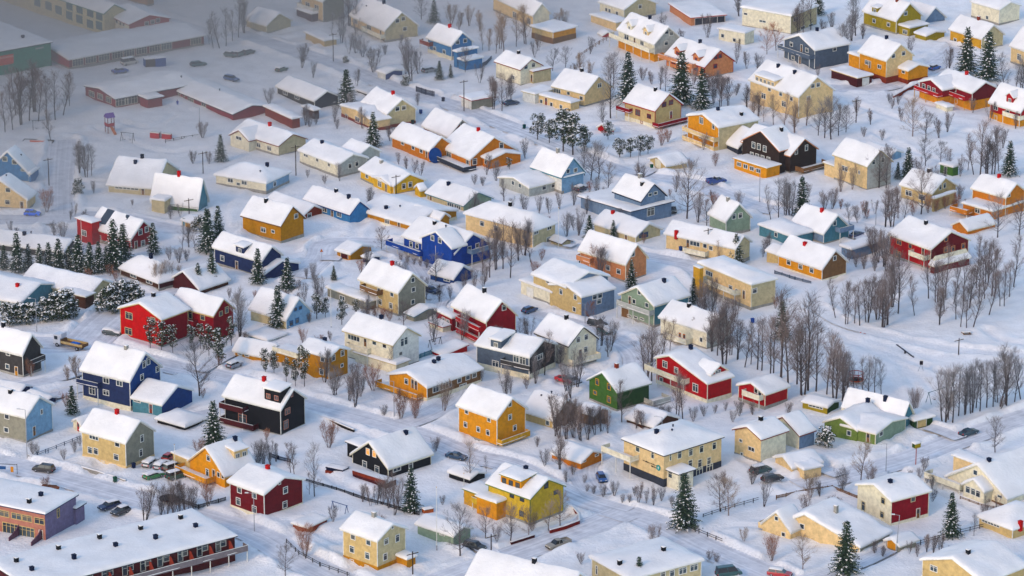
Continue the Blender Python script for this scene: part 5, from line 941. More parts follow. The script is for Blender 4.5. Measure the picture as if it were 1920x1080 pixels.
trees('bush', 'orange brown shrub at the long cream house terrace', '1447,1050,1000', 'rust'); trees('round', 'shrub before the long cream house', '1505,1074,1012', 'pale'); trees('clump', 'shrub in the thicket by the wire fence', '1738,1036,1000 1750,1040,1002 1762,1038,1004', 'brown', 'thicket by the wire fence'); trees('birch', 'thin tree left of the hipped tan house', '1826,1006,964', 'grey'); trees('bush', 'dark hedge bush below the glazed bay house', '1845,972,948 1862,974,950 1880,972,948', 'brown', 'hedge below the glazed bay house'); trees('bush', 'blue grey hedge bush right of the red house roof', '1708,894,878 1724,900,878 1738,906,884 1748,916,890', 'grey', 'hedge right of the crimson walled house')
trees('bush', 'thin bush beside the white road at left', '103,444,416 118,446,414', 'grey', 'thin bushes beside the road'); trees('bush', 'blue grey bush below the solar panel house', '318,490,462 336,494,464 350,490,468', 'grey', 'bushes below the solar panel house'); trees('bush', 'thin brown bush before the hipped brown bungalow', '296,540,494 314,536,492 330,530,498', 'pale', 'bushes before the brown bungalow'); trees('bush', 'bush at the bottom edge by the tan hip house', '1735,1084,1066', 'brown')
trees('bush', 'low brown bush on the slope by the rust fence', '1672,206,186 1684,198,182 1620,258,240 1654,264,246 1668,196,180', 'grey', 'low bushes by the rust fence'); trees('bush', 'tall red hedge at the end of the bright blue car road', '88,398,352', 'rust')

trees('bush', 'low twiggy shrub in the gardens below the tall ochre house', '430,560,540 445,566,548 460,640,622 540,560,540 560,548,530 600,560,542 606,592,572 620,640,622 580,610,592', 'brown', 'low shrubs below the ochre house')
trees('clump', 'frosty garden tree in the yards around the white teal house', '930,340,300 960,395,362 985,400,366 1010,402,370 1030,400,366 1075,385,340 1100,400,362 1120,370,335 1135,378,345 1150,405,372 1165,420,390', 'grey', 'frosty trees around the teal house')
trees('bush', 'twiggy hedge bush along the cream hall side street', '1095,905,888 1075,890,872 1062,905,884 1190,930,912 1240,940,918 1260,950,926', 'grey', 'hedge along the hall street')
trees('clump', 'brown garden tree between the grey tan house and the royal garage', '800,560,520 825,568,530 845,560,528 870,548,512 890,545,505 905,540,498', 'brown', 'garden trees by the royal garage')
trees('bush', 'brown hedge bush below the royal blue veranda', '752,490,474 764,493,476 776,496,479 788,499,482 800,502,486', 'brown', 'hedge below the blue veranda')
trees('birch', 'grey birch in the strip behind the charcoal and cream houses', '1128,650,600 1122,640,596 1140,668,630 985,640,596 975,632,590', 'grey', 'birches behind the charcoal house')
trees('bush', 'grey bush along the gardens right of the green house', '1225,780,752 1240,786,758 1252,790,764 1300,790,766 1320,780,758 1340,775,754 1360,770,750', 'grey', 'bushes right of the green house')
trees('bush', 'dark twiggy bush behind the amber bungalow', '1590,490,462 1605,500,470 1620,505,474 1600,480,456 1640,510,480', 'brown', 'dark bushes behind the amber bungalow')
trees('clump', 'brown tree around the grey blue stepped balcony house', '1430,480,440 1440,470,432 1608,420,388 1620,412,380 1640,402,370', 'brown', 'trees around the stepped balcony house')
trees('clump', 'brown tree at the left foot of the crimson house', '1655,500,430 1662,510,440 1648,490,425 1640,480,420', 'brown', 'trees left of the crimson house')
trees('bush', 'small frosty bush beside the lower left street', '120,862,838 140,850,830 70,855,836 62,850,828 150,838,818', 'grey', 'frosty bushes by the lower left street')
trees('clump', 'pale brown tree in the foggy gardens at the top middle', '1045,60,20 1060,55,14 1010,95,62 900,60,25 880,50,12 860,60,24 1090,145,105 1105,150,112 1075,160,124', 'pale', 'trees in the foggy top gardens')
trees('bush', 'brown bush on the slope around the salmon dormer house', '1222,158,134 1300,160,132 1330,172,140 1352,176,146 1205,150,126 1380,178,148', 'brown', 'bushes around the salmon house')
trees('clump', 'grey tree behind the carport and functional house', '1380,120,78 1400,130,92 1425,140,98 1240,60,22 1385,30,-8 1560,60,20 1545,70,30', 'grey', 'trees behind the functional house')
trees('clump', 'brown tree near the pale spreading tree slope', '1690,230,200 1760,262,226 1776,250,214 1780,320,280 1800,330,286', 'brown', 'trees near the open slope')
trees('bush', 'rust bush between the tan lean-to and orange houses', '1772,392,368 1786,398,374 1796,390,364 1810,398,376', 'rust', 'rust bushes near the orange house')
trees('birch', 'thin birch behind the brown hipped bungalow', '342,470,425 354,466,420 366,472,430 160,430,392', 'grey', 'thin birches behind the brown bungalow')
trees('clump', 'grey shrub in the foggy yards left of the red solar house', '20,440,416 34,446,424 132,412,388 140,404,380 320,410,384 338,404,380', 'grey', 'grey shrubs in the foggy yards')
trees('bush', 'garden bush around the large flat cream bottom building', '1090,1060,1036 1330,1050,1030 1345,1062,1040', 'brown', 'bushes by the bottom building')
trees('clump', 'shrub along the wire fence in the lower right gardens', '1640,1040,1010 1655,1046,1018 1705,1040,1016 1720,1044,1018 1780,1050,1024 1848,960,930 1870,955,928', 'brown', 'shrubs along the lower right fence')
trees('pine', 'small snowy conifer in the gardens of the upper middle', '1140,262,228 1215,290,256 940,310,290 955,318,296', group='small snowy conifers of the upper middle', sc=1.3)

def clear_spot(p, m):
    for r, bl, u_, v_, c_, M_, ct in HOUSES:
        l_ = M_ @ (p-c_)
        for b in bl:
            if b.x0-m < l_.x < b.x1+m and b.y0-m < l_.y < b.y1+m: return False
    for w, P, nm in RL:
        if np.min(np.hypot(P[:, 0]-p.x, P[:, 1]-p.y)) < w+1.2: return False
    return True
sr = random.Random(21)
for kind, bark, lab, grp, n, x0, x1, y0, y1, h0, h1 in [
    ('clump', 'brown', 'slim bare garden tree among the upper right houses', 'garden trees among the upper right houses', 30, 1150, 1910, 60, 430, 30, 58),
    ('bush', 'rust', 'rusty twiggy shrub in the gardens right of the middle', 'rusty shrubs right of the middle', 20, 1000, 1640, 300, 620, 16, 30),
    ('clump', 'grey', 'frosty bare tree in the gardens of the centre', 'frosty trees of the centre', 30, 560, 1180, 380, 760, 34, 66),
    ('bush', 'brown', 'brown twiggy shrub in the gardens along the bottom streets', 'shrubs along the bottom streets', 26, 480, 1880, 700, 1060, 18, 36),
    ('bush', 'rust', 'rusty shrub in the yards at the left below the fog', 'rusty shrubs at the left', 16, 40, 620, 480, 940, 16, 32),
    ('clump', 'grey', 'thin grey tree in the fogged gardens of the upper middle', 'thin trees in the fogged gardens', 24, 480, 1120, 20, 340, 26, 52)]:
    sp = []
    while len(sp) < n:
        x, y = sr.uniform(x0, x1), sr.uniform(y0, y1)
        if clear_spot(at(x, y), 1.6): sp.append('%d,%d,%d' % (x, y, y-sr.uniform(h0, h1)*(.75+.25*y/540)))
    trees(kind, lab, ' '.join(sp), bark, grp)
# ---------------------------------------------------------------- vehicles
def car_parts(kind):
    L, Wd, Ht = dict(hatch=(4.0, 1.72, 1.48), estate=(4.6, 1.78, 1.48), suv=(4.5, 1.84, 1.72), sedan=(4.5, 1.76, 1.42), van=(4.9, 1.95, 2.05), pickup=(5.1, 1.85, 1.75))[kind]
    x, w, zb = L/2, Wd/2, .92 if kind not in ('van', 'suv', 'pickup') else 1.05
    body = [(-x, .38), (-x-.03, .72), (-x+.06, zb), (x-1.15, zb), (x-.12, zb-.17), (x, .62), (x-.02, .36), (x-.3, .26), (-x+.25, .26)]
    cab = dict(hatch=(-x+.08, x-1.0, -x+.42, x-1.75), estate=(-x+.08, x-1.1, -x+.35, x-1.85), suv=(-x+.06, x-1.1, -x+.28, x-1.75), sedan=(-x+.7, x-1.15, -x+1.35, x-1.95), van=(-x+.04, x-.75, -x+.1, x-1.45), pickup=(-.55, x-1.2, -.4, x-1.95))[kind]
    return L, Wd, Ht, zb, body, cab
CARM = {}
def car(label, px, py, dx, dy, col, kind='hatch', snow=0, group=None):
    p = at(px, py); q = at(px+dx, py+dy); rz = math.atan2(q.y-p.y, q.x-p.x)
    root = thing('parked_car' if kind not in ('pickup', 'van') else dict(pickup='pickup_truck', van='van')[kind], label, 'car' if kind not in ('pickup', 'van') else dict(pickup='pickup', van='van')[kind], (p.x, p.y, max(0, gz(p.x, p.y))+.02), rz, group)
    L, Wd, Ht, zb, body, cab = car_parts(kind); x, w = L/2, Wd/2
    if (kind, col) not in CARM:
        pm = paint(col); m = MB(); n = len(body)
        vs = [(a, -w+(.06 if z > .8 else 0), z) for a, z in body] + [(a, w-(.06 if z > .8 else 0), z) for a, z in body]
        m.add(vs, [(i, (i+1) % n, n+(i+1) % n, n+i) for i in range(n)] + [tuple(range(n-1, -1, -1)), tuple(range(n, 2*n))], pm)
        for sx in (-1, 1): m.box(x-.02 if sx > 0 else -x-.06, x+.05 if sx > 0 else -x+.02, -w+.08, w-.08, .34, .52, plainm('24262c'))
        if kind == 'pickup': m.box(-x, -.6, -w+.02, -w+.12, zb-.02, zb+.32, pm); m.box(-x, -.6, w-.12, w-.02, zb-.02, zb+.32, pm); m.box(-x, -x+.1, -w+.12, w-.12, zb-.02, zb+.32, pm)
        g = MB(); a0, a1, b0, b1 = cab; wi, wt = w-.1, w-.28; z1 = Ht-.06
        g.add([(a0,-wi,zb-.01),(a1,-wi,zb-.01),(a1,wi,zb-.01),(a0,wi,zb-.01),(b0,-wt,z1),(b1,-wt,z1),(b1,wt,z1),(b0,wt,z1)], [(4,5,6,7),(0,1,5,4),(1,2,6,5),(2,3,7,6),(3,0,4,7)], CARGLASS)
        r = MB(); r.add([(b0-.03,-wt-.02,z1),(b1+.03,-wt-.02,z1),(b1+.03,wt+.02,z1),(b0-.03,wt+.02,z1),(b0+.08,-wt+.1,Ht),(b1-.1,-wt+.1,Ht),(b1-.1,wt-.1,Ht),(b0+.08,wt-.1,Ht)], [(3,2,1,0),(4,5,6,7),(0,1,5,4),(1,2,6,5),(2,3,7,6),(3,0,4,7)], pm)
        for sy in (-1, 1):     # pillars
            for (ax_, az) in (((a0+a1)/2, 0),):
                r.add([(ax_-.06, sy*(wi+.01), zb), (ax_+.06, sy*(wi+.01), zb), ((b0+b1)/2+.05, sy*(wt+.02), z1), ((b0+b1)/2-.05, sy*(wt+.02), z1)], [(0,1,2,3)], pm)
        wl = MB(); wl.tube((0, -.1, 0), (0, .1, 0), .32, .32, TYRE, 14); wl.tube((0, -.115, 0), (0, .115, 0), .19, .19, METAL, 10)
        h = MB(); h.box(-.04, .05, -.2, .2, -.08, .08, mat('headlamp', (.6, .6, .58), .15, 'flat', .6)); t = MB(); t.box(-.05, .04, -.12, .12, -.16, .12, mat('tail lamp', (.4, .01, .01), .25, 'flat', .6))
        CARM[(kind, col)] = [a.build(nm, mesh_only=True) for a, nm in ((m, 'body'), (g, 'windows'), (r, 'roof'), (wl, 'wheel'), (h, 'headlight'), (t, 'tail_light'))]
    b, g, r, wl, h, t = CARM[(kind, col)]
    link('body', b, root); link('windows', g, root); link('roof', r, root)
    for sx in (-1, 1):
        for sy in (-1, 1): link('wheel', wl, root, (sx*(x-.85), sy*(w-.1), .32))
    for sy in (-1, 1): link('headlight', h, root, (x-.06, sy*(w-.32), .66)); link('tail_light', t, root, (-x-.02, sy*(w-.2), .78))
    if snow:
        a0, a1, b0, b1 = cab; z1 = Ht
        zf = (lambda X, Y, s_=0: z1-.02) if snow == 1 else (lambda X, Y, s_=0: (z1-.02 if b0 < X < b1 else (z1-.02-(X-b1)/(a1-b1)*(z1-zb) if X < a1 and X > b1 else (zb-.0 if X >= a1 else z1-.1)))-abs(Y)*.08)
        snow_sheet(b0 if snow == 1 else -x+.1, b1 if snow == 1 else x-.15, -w+.3 if snow == 1 else -w+.1, w-.3 if snow == 1 else w-.1, zf, ([], []), .16 if snow == 1 else .28, int(px), .4, parent=root)
for c in [('bright blue hatchback on the misty road by the cream gabled house', 61, 404, 30, 1, '1c62d8', 'hatch'), ('dark brown off-roader beside the low street wall at lower left', 82, 884, -30, -4, '2c2a2e', 'suv'),
    ('dark blue estate car above the row house', 205, 953, -34, 9, '1c2c50', 'estate', 1), ('charcoal car with a white bonnet next to the dark blue estate', 226, 963, -34, 11, '34363c', 'hatch', 1),
    ('snow buried white car nearest the tan house', 283, 873, 20, -13, 'b8b8b4', 'estate', 2), ('snow buried car second from the tan house', 304, 877, 20, -13, 'a0a2a4', 'estate', 2), ('brown van with snow on its roof in the parked cluster', 325, 881, 28, -9, '6a5448', 'suv', 1), ('green car under snow in front of the parked cluster', 288, 896, 30, -9, '3e7a48', 'sedan', 2), ('dark green van beside the orange house terrace', 331, 896, 30, -8, '2f4a3c', 'suv', 1), ('small red car behind the parked cluster', 318, 861, 20, -12, '9c1c20', 'hatch'),
    ('dark car half hidden at the bright red house wall', 211, 628, 34, 5, '3c4444', 'sedan', 2), ('dark blue car on the street by the tall golden house', 856, 860, 30, 6, '24405c', 'sedan'), ('black off-roader under the big round tree', 890, 1030, 30, 7, '22262a', 'suv'),
    ('beige pickup driving across the lower junction', 1047, 1026, -34, 9, '8a8478', 'pickup'), ('blue hatchback with its nose to the junction near the cream hall', 1128, 901, 8, 14, '24508c', 'hatch'), ('dark green car with white roof beside the cream split gable house', 1426, 890, 30, -7, '2c4a48', 'suv', 1), ('black car behind the bare tree near the cream hall', 1448, 905, 30, -6, '26262a', 'estate'),
    ('teal black car on the right hand road', 1816, 815, 30, -9, '1e3c48', 'sedan'), ('dark teal van at the bottom edge', 1366, 1082, 30, -4, '1c4648', 'van'), ('red estate car at the bottom edge', 1462, 1080, 30, 4, 'a01c24', 'estate', 1), ('blue car on the drive of the two tone house', 993, 585, 28, -10, '1e4a72', 'hatch'),
    ('black off-roader with a white roof box by the lamp post', 1120, 611, 30, 6, '1e2428', 'suv', 1), ('teal car with snow on its bonnet behind the black off-roader', 1134, 624, 20, 8, '2c5a5c', 'hatch', 2), ('red car in the yard above the green house', 1059, 716, 28, 8, 'b01820', 'sedan'), ('pale grey car touching the red car', 1074, 718, 24, 8, '8a929c', 'hatch'),
    ('blue flat pickup parked on the open upper street', 1343, 345, 28, -4, '24407c', 'pickup', 1), ('dark car under snow at the white teal house', 1089, 357, 22, -9, '34384c', 'hatch', 2), ('grey car parked nose out by the blue grey house', 1262, 397, 2, 14, '54564c', 'hatch', 1), ('dark blue car behind the grey blue house', 1606, 444, 26, -9, '1c2c54', 'sedan'), ('bright blue car behind the amber parapet house', 1752, 130, 24, -8, '2460b0', 'hatch', 1),
    ('dark blue car at the foggy street by thin birches', 958, 198, 28, -4, '24344c', 'sedan'), ('pale estate car below the sky blue house', 805, 136, 28, -6, '8a8a88', 'estate', 1), ('dark blue car behind the grey and tan house', 808, 548, 24, 6, '1c3458', 'sedan'), ('first of three pale green cars on the misty lot', 433, 106, 26, 4, '4c6460', 'hatch', 1), ('middle of three pale green cars on the misty lot', 450, 105, 26, -9, '5a7470', 'hatch', 1), ('last of three pale green cars on the misty lot', 466, 102, 26, -7, '3c5450', 'hatch', 1),
    ('teal car parked before the red school end', 372, 124, 28, -3, '2c5858', 'estate'), ('blue car behind the nursery roof', 434, 154, 26, 6, '3c5884', 'estate'), ('royal blue car in the nursery yard', 225, 136, 28, -4, '2450a0', 'sedan', 1), ('white van before the red school wall', 243, 121, 30, -5, 'c8c4b8', 'van', 1), ('green car under snow on the misty street', 528, 135, 20, -7, '4c6450', 'hatch', 2), ('snow buried car by the low yellow annex', 440, 688, 26, -10, '8a9098', 'hatch', 2)]:
    car(*c)
def truck():
    p = at(132, 652); q = at(100, 645); rz = math.atan2(q.y-p.y, q.x-p.x)
    root = thing('flatbed_truck', 'long flatbed truck with a white cab and blue tarpaulin on its bed', 'truck', (p.x, p.y, 0), rz)
    m = MB(); wm = paint('c4c8cc'); m.box(2.0, 3.9, -1.1, 1.1, .7, 2.9, wm); m.box(3.85, 3.95, -1, 1, .5, .9, plainm('34404c')); m.box(1.7, 2.0, -1, 1, 2.2, 3.2, wm); m.build('cab', root)
    m = MB(); m.box(3.9, 3.94, -.95, .95, 1.75, 2.6, CARGLASS); m.box(2.7, 3.6, -1.13, 1.13, 1.75, 2.55, CARGLASS); m.build('cab_window', root)
    m = MB(); bm_ = plainm('wood'); m.box(-4.2, 1.8, -1.15, 1.15, .95, 1.15, bm_)
    for sy in (-1, 1): m.box(-4.2, 1.8, sy*1.15-.05, sy*1.15+.05, 1.15, 1.65, plainm('sand'))
    m.box(-4.25, -4.15, -1.1, 1.1, 1.15, 1.65, bm_); m.box(1.75, 1.85, -1.1, 1.1, 1.15, 1.9, bm_); m.build('flatbed', root)
    m = MB(); m.box(-2.4, -.4, -.7, .7, 1.16, 1.4, plainm('2a78c8')); m.build('tarpaulin', root)
    wl = MB(); wl.tube((0, -.14, 0), (0, .14, 0), .48, .48, TYRE, 14); wl.tube((0, -.155, 0), (0, .155, 0), .26, .26, METAL, 10); wme = wl.build('wheel', mesh_only=True)
    for xx in (2.9, -2.6):
        for sy in (-1, 1): link('wheel', wme, root, (xx, sy*.98, .48))
truck()
# ---------------------------------------------------------------- poles, fences, bins, play things
def lamp(label, x, y, t, lean=0, arm=True):
    p = at(x, y); H = hgt(x, y, t); o = thing('street_lamp', label, 'street lamp', (p.x, p.y, 0)); o.rotation_euler = (0, lean, 0)
    m = MB(); m.tube((0, 0, -.3), (0, 0, H), .10, .06, METAL, 8); m.build('pole', o)
    m = MB(); m.tube((0, 0, H-.05), (-1.1, -.3, H+.25), .045, .04, METAL, 6); m.build('arm', o)
    m = MB(); m.box(-1.7, -1.0, -.45, -.15, H+.18, H+.34, mat('lamp head', (.55, .55, .53), .4, 'flat')); m.build('lamp_head', o)
def pole(label, x, y, t, kind='power'):
    p = at(x, y); H = hgt(x, y, t)
    if kind == 'flag':
        o = thing('flagpole', label, 'flagpole', (p.x, p.y, 0)); m = MB(); m.tube((0, 0, -.2), (0, 0, H), .07, .04, plainm('white'), 8); m.build('pole', o)
        m = MB(); m.tube((0, 0, H), (0, 0, H+.18), .09, .05, plainm('gold'), 8); m.build('knob', o); m = MB(); m.tube((0, 0, -.2), (0, 0, .8), .12, .12, METAL, 8); m.build('foot', o)
    else:
        o = thing('power_pole', label, 'power pole', (p.x, p.y, 0), .6); m = MB(); m.tube((0, 0, -.3), (0, 0, H), .14, .10, plainm('4a3a30'), 8)
        m.build('pole', o)
        m = MB(); m.box(-1.3, 1.3, -.06, .06, H-.55, H-.42, plainm('4a3a30')); m.build('crossarm', o)
        m = MB()
        for xx in (-1.2, -.4, .4, 1.2): m.tube((xx, 0, H-.42), (xx, 0, H-.2), .05, .04, plainm('ivory'), 6)
        m.build('insulator', o)
for l in [('lamp post by the low street wall at lower left', 51, 860, 768), ('lamp post at the dark red house corner', 477, 996, 925), ('lamp post between the garden and the right hand road', 1661, 886, 832), ('lamp post beside the two tone house yard', 1097, 606, 570), ('lamp post below the brown birch of the lean-to house', 1642, 422, 380), ('lamp post by the brown snow roofed shed', 1241, 812, 782), ('lamp post in the nursery yard', 375, 256, 202), ('lamp post on the corner by the snow laden hedge', 69, 621, 560), ('lamp post by the orange willow bush', 739, 784, 715), ('lamp post behind the cream garage on the upper street', 1197, 321, 262), ('lamp post below the black house deck', 1424, 379, 318)]: lamp(*l)
lamp('lamp post leaning beside the small white garage', 1680, 1036, 966, .06)
for l in [('power pole on the open slope below the amber parapet house', 1605, 230, 186), ('power pole before the cream bungalow with the wall chimney', 1327, 482, 428), ('power pole by the bright blue house garden', 92, 348, 296), ('power pole before the green walled bungalow', 355, 416, 372), ('twin power pole before the bright yellow house porch', 743, 378, 328), ('thin pole beside the ivory gable wall house', 555, 329, 272), ('pole at the edge of the foggy cream house road', 625, 115, 62), ('power pole at the foggy white garage', 870, 208, 150), ('thin pole in front of the misty hipped house', 381, 329, 284), ('short pole at the bottom beside the ochre annex box', 774, 1082, 1034), ('short pole near the black off-roader', 921, 1048, 1002), ('bare pole standing in the lower right snow field', 1797, 671, 634), ('bent pole beside the royal blue garage birches', 858, 492, 456)]: pole(*l)
for l in [('tall white flagpole beside the pale green garage', 819, 1030, 914), ('white flagpole behind the cream house with teal windows', 621, 618, 543), ('white flagpole among the spruces before the red solar house', 155, 504, 412), ('white flagpole right of the large hipped cream house', 1047, 474, 390), ('white flagpole before the glowing orange house', 329, 912, 834), ('white flagpole left of the lemon yellow house', 870, 932, 888), ('white flagpole by the royal blue house wall', 817, 510, 462)]: pole(*l, 'flag')
def fence(label, pts, kind, col, cat='fence', name='fence', hh=1.0):
    P = [at(x, y) for x, y in pts]; o = thing(name, label, cat, (P[0].x, P[0].y, 0)); off = P[0]; m = MB(); q = MB(); cm = plainm(col); c2 = plainm('wood' if kind == 'x' else col)
    for a, b in zip(P[:-1], P[1:]):
        a, b = a-off, b-off; d = b-a; L = d.length; d.normalize(); n = Vector((-d.y, d.x, 0))
        def bx(mb, s0, s1, w, z0, z1):
            c = [a+d*s0-n*w, a+d*s1-n*w, a+d*s1+n*w, a+d*s0+n*w]; mb.add([(v.x, v.y, z) for z in (z0, z1) for v in c], [(3,2,1,0),(4,5,6,7),(0,1,5,4),(1,2,6,5),(2,3,7,6),(3,0,4,7)], cm)
        if kind == 'wall': bx(m, 0, L, .13, -.4, hh); continue
        for s in np.arange(0, L, 2.4): bx(q, s, s+.12, .07, -.4, hh+.1)
        for z in ((.35, .8) if kind == 'picket' else (.45, .9)): bx(m, 0, L, .03, z*hh, z*hh+.09)
        if kind == 'picket':
            for s in np.arange(.2, L, .32): bx(m, s, s+.16, .045, .12, hh)
    m.build('wall' if kind == 'wall' else 'rails', o)
    if kind != 'wall': q.build('posts', o)
    if kind == 'wall':
        for a, b in zip(P[:-1], P[1:]):
            d = b-a; L = d.length; s = snow_sheet(0, L, -.16, .16, lambda x, y, s_=0: hh-.02, ([], []), .22, int(L*10), .8, parent=o); s.location = a-off; s.rotation_euler = (0, 0, math.atan2(d.y, d.x))
fence('long dark picket fence between the dark red house and the black house', [(571,905),(630,922),(690,942),(740,956),(786,968)], 'picket', '34302e')
fence('grey picket fence left of the dark red house', [(330,940),(372,955),(424,940)], 'picket', 'dkgrey')
fence('low street wall below the tan house with the red chimney', [(53,858),(120,872),(180,888),(236,906)], 'wall', 'conc', 'wall', 'garden_wall', .7)
fence('low wire fence round the willow corner', [(537,1018),(560,1040),(600,1062),(656,1082)], 'rail', 'dkgrey', hh=.8)
fence('curved red garden wall at the lemon yellow house', [(1052,948),(1072,956),(1085,970),(1086,982),(1060,992),(1031,1000)], 'wall', '8a2a20', 'wall', 'garden_wall', .8)
fence('short red brown wall by the big round tree', [(958,1022),(1002,1008)], 'wall', 'maroon', 'wall', 'garden_wall', .7)
fence('dark rail fence around the garden below the cream hall', [(1280,973),(1272,984),(1310,1000),(1354,1018)], 'rail', 'dkgrey', hh=.9)
fence('dark rail fence climbing to the parked cars', [(1318,972),(1360,958),(1422,940)], 'rail', 'dkgrey', hh=.9)
fence('black retaining wall along the street bend', [(568,777),(612,790),(664,812)], 'wall', '2c2826', 'wall', 'garden_wall', .8)
fence('brown picket fence behind the white fronted house', [(1455,936),(1510,924),(1560,917),(1607,936)], 'picket', 'wood', hh=.8)
fence('long wire fence behind the tan hip house', [(1690,1032),(1740,1018),(1800,1002),(1880,982),(1930,970)], 'rail', 'dkgrey')
fence('rust fence along the red house drive', [(1675,186),(1700,172),(1724,160)], 'wall', 'rust', 'fence', 'fence', 1.0)
fence('dark board fence beside the misty street', [(780,172),(798,178),(815,182)], 'picket', 'kol', hh=1.6)
fence('picket fence right of the sky blue porch', [(900,128),(912,122),(922,112)], 'picket', 'slate', hh=1.2)
fence('dark picket fence behind the black maroon house', [(505,858),(522,864),(545,870)], 'picket', 'kol', hh=1.1)
fence('blue net fence beside the red sloping shed', [(776,678),(796,670),(812,664)], 'picket', 'teal', hh=1.2)
fence('grey garden fence before the pale blue gable house', [(54,862),(90,848),(150,824)], 'rail', 'slate', hh=.8)
fence('brown fence on the foggy slope', [(1080,112),(1100,98),(1124,82),(1146,70)], 'rail', 'wood', hh=.9)
fence('snow topped hedge wall below the amber bungalow', [(1452,516),(1490,528),(1520,536)], 'picket', 'slate', hh=1.2)
fence('snowy rail fence in front of the nursery', [(217,203),(240,199),(262,194)], 'rail', 'beige', hh=.8)
fence('low dark fence left of the misty bungalow', [(310,268),(345,262),(372,258)], 'rail', 'dkgrey', hh=.9)
fence('red curved fence at the glazed bay house', [(1800,935),(1840,950),(1870,955)], 'rail', 'wood', hh=.5)
fence('dark barrier rail below the navy wing', [(1015,1),(1016,2)], 'rail', 'dkgrey') if False else None
def bin_(label, x, y, col, n=1):
    p = at(x, y); o = thing('wheelie_bin', label, 'bin', (p.x, p.y, max(0, gz(p.x, p.y))), .6); m = MB(); c = plainm(col)
    m.prism([(-.28, .08), (.28, .08), (.36, 1.0), (-.36, 1.0)], c, 'y', -.3, .3); m.build('body', o)
    m = MB(); m.prism([(-.4, 1.0), (.4, 1.0), (.36, 1.1), (-.3, 1.14)], c, 'y', -.34, .34); m.build('lid', o)
    for sy in (-1, 1): m = MB(); m.tube((-.28, sy*.26, .12), (-.28, sy*.34, .12), .12, .12, TYRE, 10); m.build('wheel', o)
for b in [('dark blue bin at the tan house corner', 251, 880, '22365c'), ('small green bin on the lower left street edge', 216, 905, '3c6a58'), ('blue bin on the drive below the red wall chimney', 1276, 478, '24548c'), ('dark bin beside the red wall chimney', 1268, 466, 'kol'), ('blue bin in the yard right of the pale yellow house', 789, 214, '24508c'), ('dark green bin at the pale yellow gable corner', 774, 233, '20403c'), ('dark bin by the foggy board fence', 831, 190, 'kol'), ('teal bin in the open snow by the street pines', 983, 241, '1e5c5c'), ('green bin beside the cream street garage', 1222, 316, '2c6a50'), ('blue bin behind the orange door house', 1411, 606, '2458a0'), ('black bin under the salmon porch', 1089, 500, '22242a')]: bin_(*b)
def swing(label, x0, y0, x1, y1, top, col, n=1):
    a, b = at(x0, y0), at(x1, y1); H = hgt(x0, y0, top); d = b-a; L = d.length; rz = math.atan2(d.y, d.x); o = thing('swing_set', label, 'swing', (a.x, a.y, 0), rz); c = plainm(col)
    for xx in (0, L):
        for sy in (-1, 1): m = MB(); m.tube((xx, sy*H*.35, -.2), (xx, 0, H), .07, .06, c, 6); m.build('leg', o)
    m = MB(); m.tube((-.3, 0, H), (L+.3, 0, H), .07, .07, c, 6); m.build('crossbar', o)
    for i in range(n):
        xx = L*(i+.5)/n; s = link('swing', None, o, (xx, 0, 0)); m = MB(); m.box(-.25, .25, -.12, .12, .45, .52, plainm('24262c')); m.build('seat', s); m = MB()
        for sx in (-1, 1): m.tube((sx*.22, 0, .5), (sx*.22, 0, H), .02, .02, METAL, 4)
        m.build('chains', s)
swing('green swing frame at the edge of the lower right birches', 1741, 757, 1786, 742, 736, '3c6a68', 2); swing('blue garden swing frame behind the tan two storey house', 624, 958, 650, 966, 940, '3c5c88'); swing('dark swing frame by the red sloping shed', 806, 652, 826, 646, 638, 'dkgrey'); swing('grey swing frame in the nursery yard', 228, 264, 250, 266, 248, 'dkgrey', 2); swing('tall swing frame at the left of the nursery yard', 62, 244, 88, 243, 226, 'dkgrey', 2)
def trampoline(label, x, y, col, R_=1.9, net=None, tilt=0, z=.7):
    p = at(x, y); o = thing('trampoline', label, 'trampoline', (p.x, p.y, 0), .5); f = o
    if tilt: o.rotation_euler = (tilt, 0, R(35)); o.location.z = R_*.95
    n = 20; m = MB(); c = plainm(col)
    for i in range(n):
        a, b = 2*math.pi*i/n, 2*math.pi*(i+1)/n; m.tube((R_*math.cos(a), R_*math.sin(a), z), (R_*math.cos(b), R_*math.sin(b), z), .12, .12, c, 6)
    m.build('ring', o); m = MB(); m.tube((0, 0, z-.03), (0, 0, z+.02), R_-.1, R_-.1, plainm('22242a' if not tilt else col), 20); m.build('mat', o)
    if not tilt:
        for i in range(5): a = 1.256*i; m = MB(); m.tube((R_*math.cos(a), R_*math.sin(a), -.2), (R_*math.cos(a), R_*math.sin(a), z), .05, .05, METAL, 6); m.build('leg', o)
    if net:
        m = MB()
        for i in range(10): a = .6283*i; m.tube((R_*math.cos(a), R_*math.sin(a), z), (R_*math.cos(a), R_*math.sin(a), z+1.5), .05, .05, plainm(net), 6)
        for i in range(n): a, b = 2*math.pi*i/n, 2*math.pi*(i+1)/n; m.tube((R_*math.cos(a), R_*math.sin(a), z+1.5), (R_*math.cos(b), R_*math.sin(b), z+1.5), .10, .10, plainm(net), 6)
        m.build('safety_frame', o)
trampoline('orange and red framed trampoline among the birches', 1605, 718, 'c8641c', 1.6, 'b8341c', 0, .8); trampoline('blue round trampoline leaning on the orange bungalow', 816, 304, '2c5a94', 1.9, None, R(78), 0); trampoline('brown round trampoline under the lower left thicket', 318, 940, '5a4038', 2.0)
def small(label, cat, name, x, y, rz, fn, z=0):
    p = at(x, y, z); o = thing(name, label, cat, (p.x, p.y, z), rz); fn(o); return o
def part(o, nm, *boxes):
    m = MB()
    for b in boxes: m.box(*b[:6], plainm(b[6]))
    m.build(nm, o)
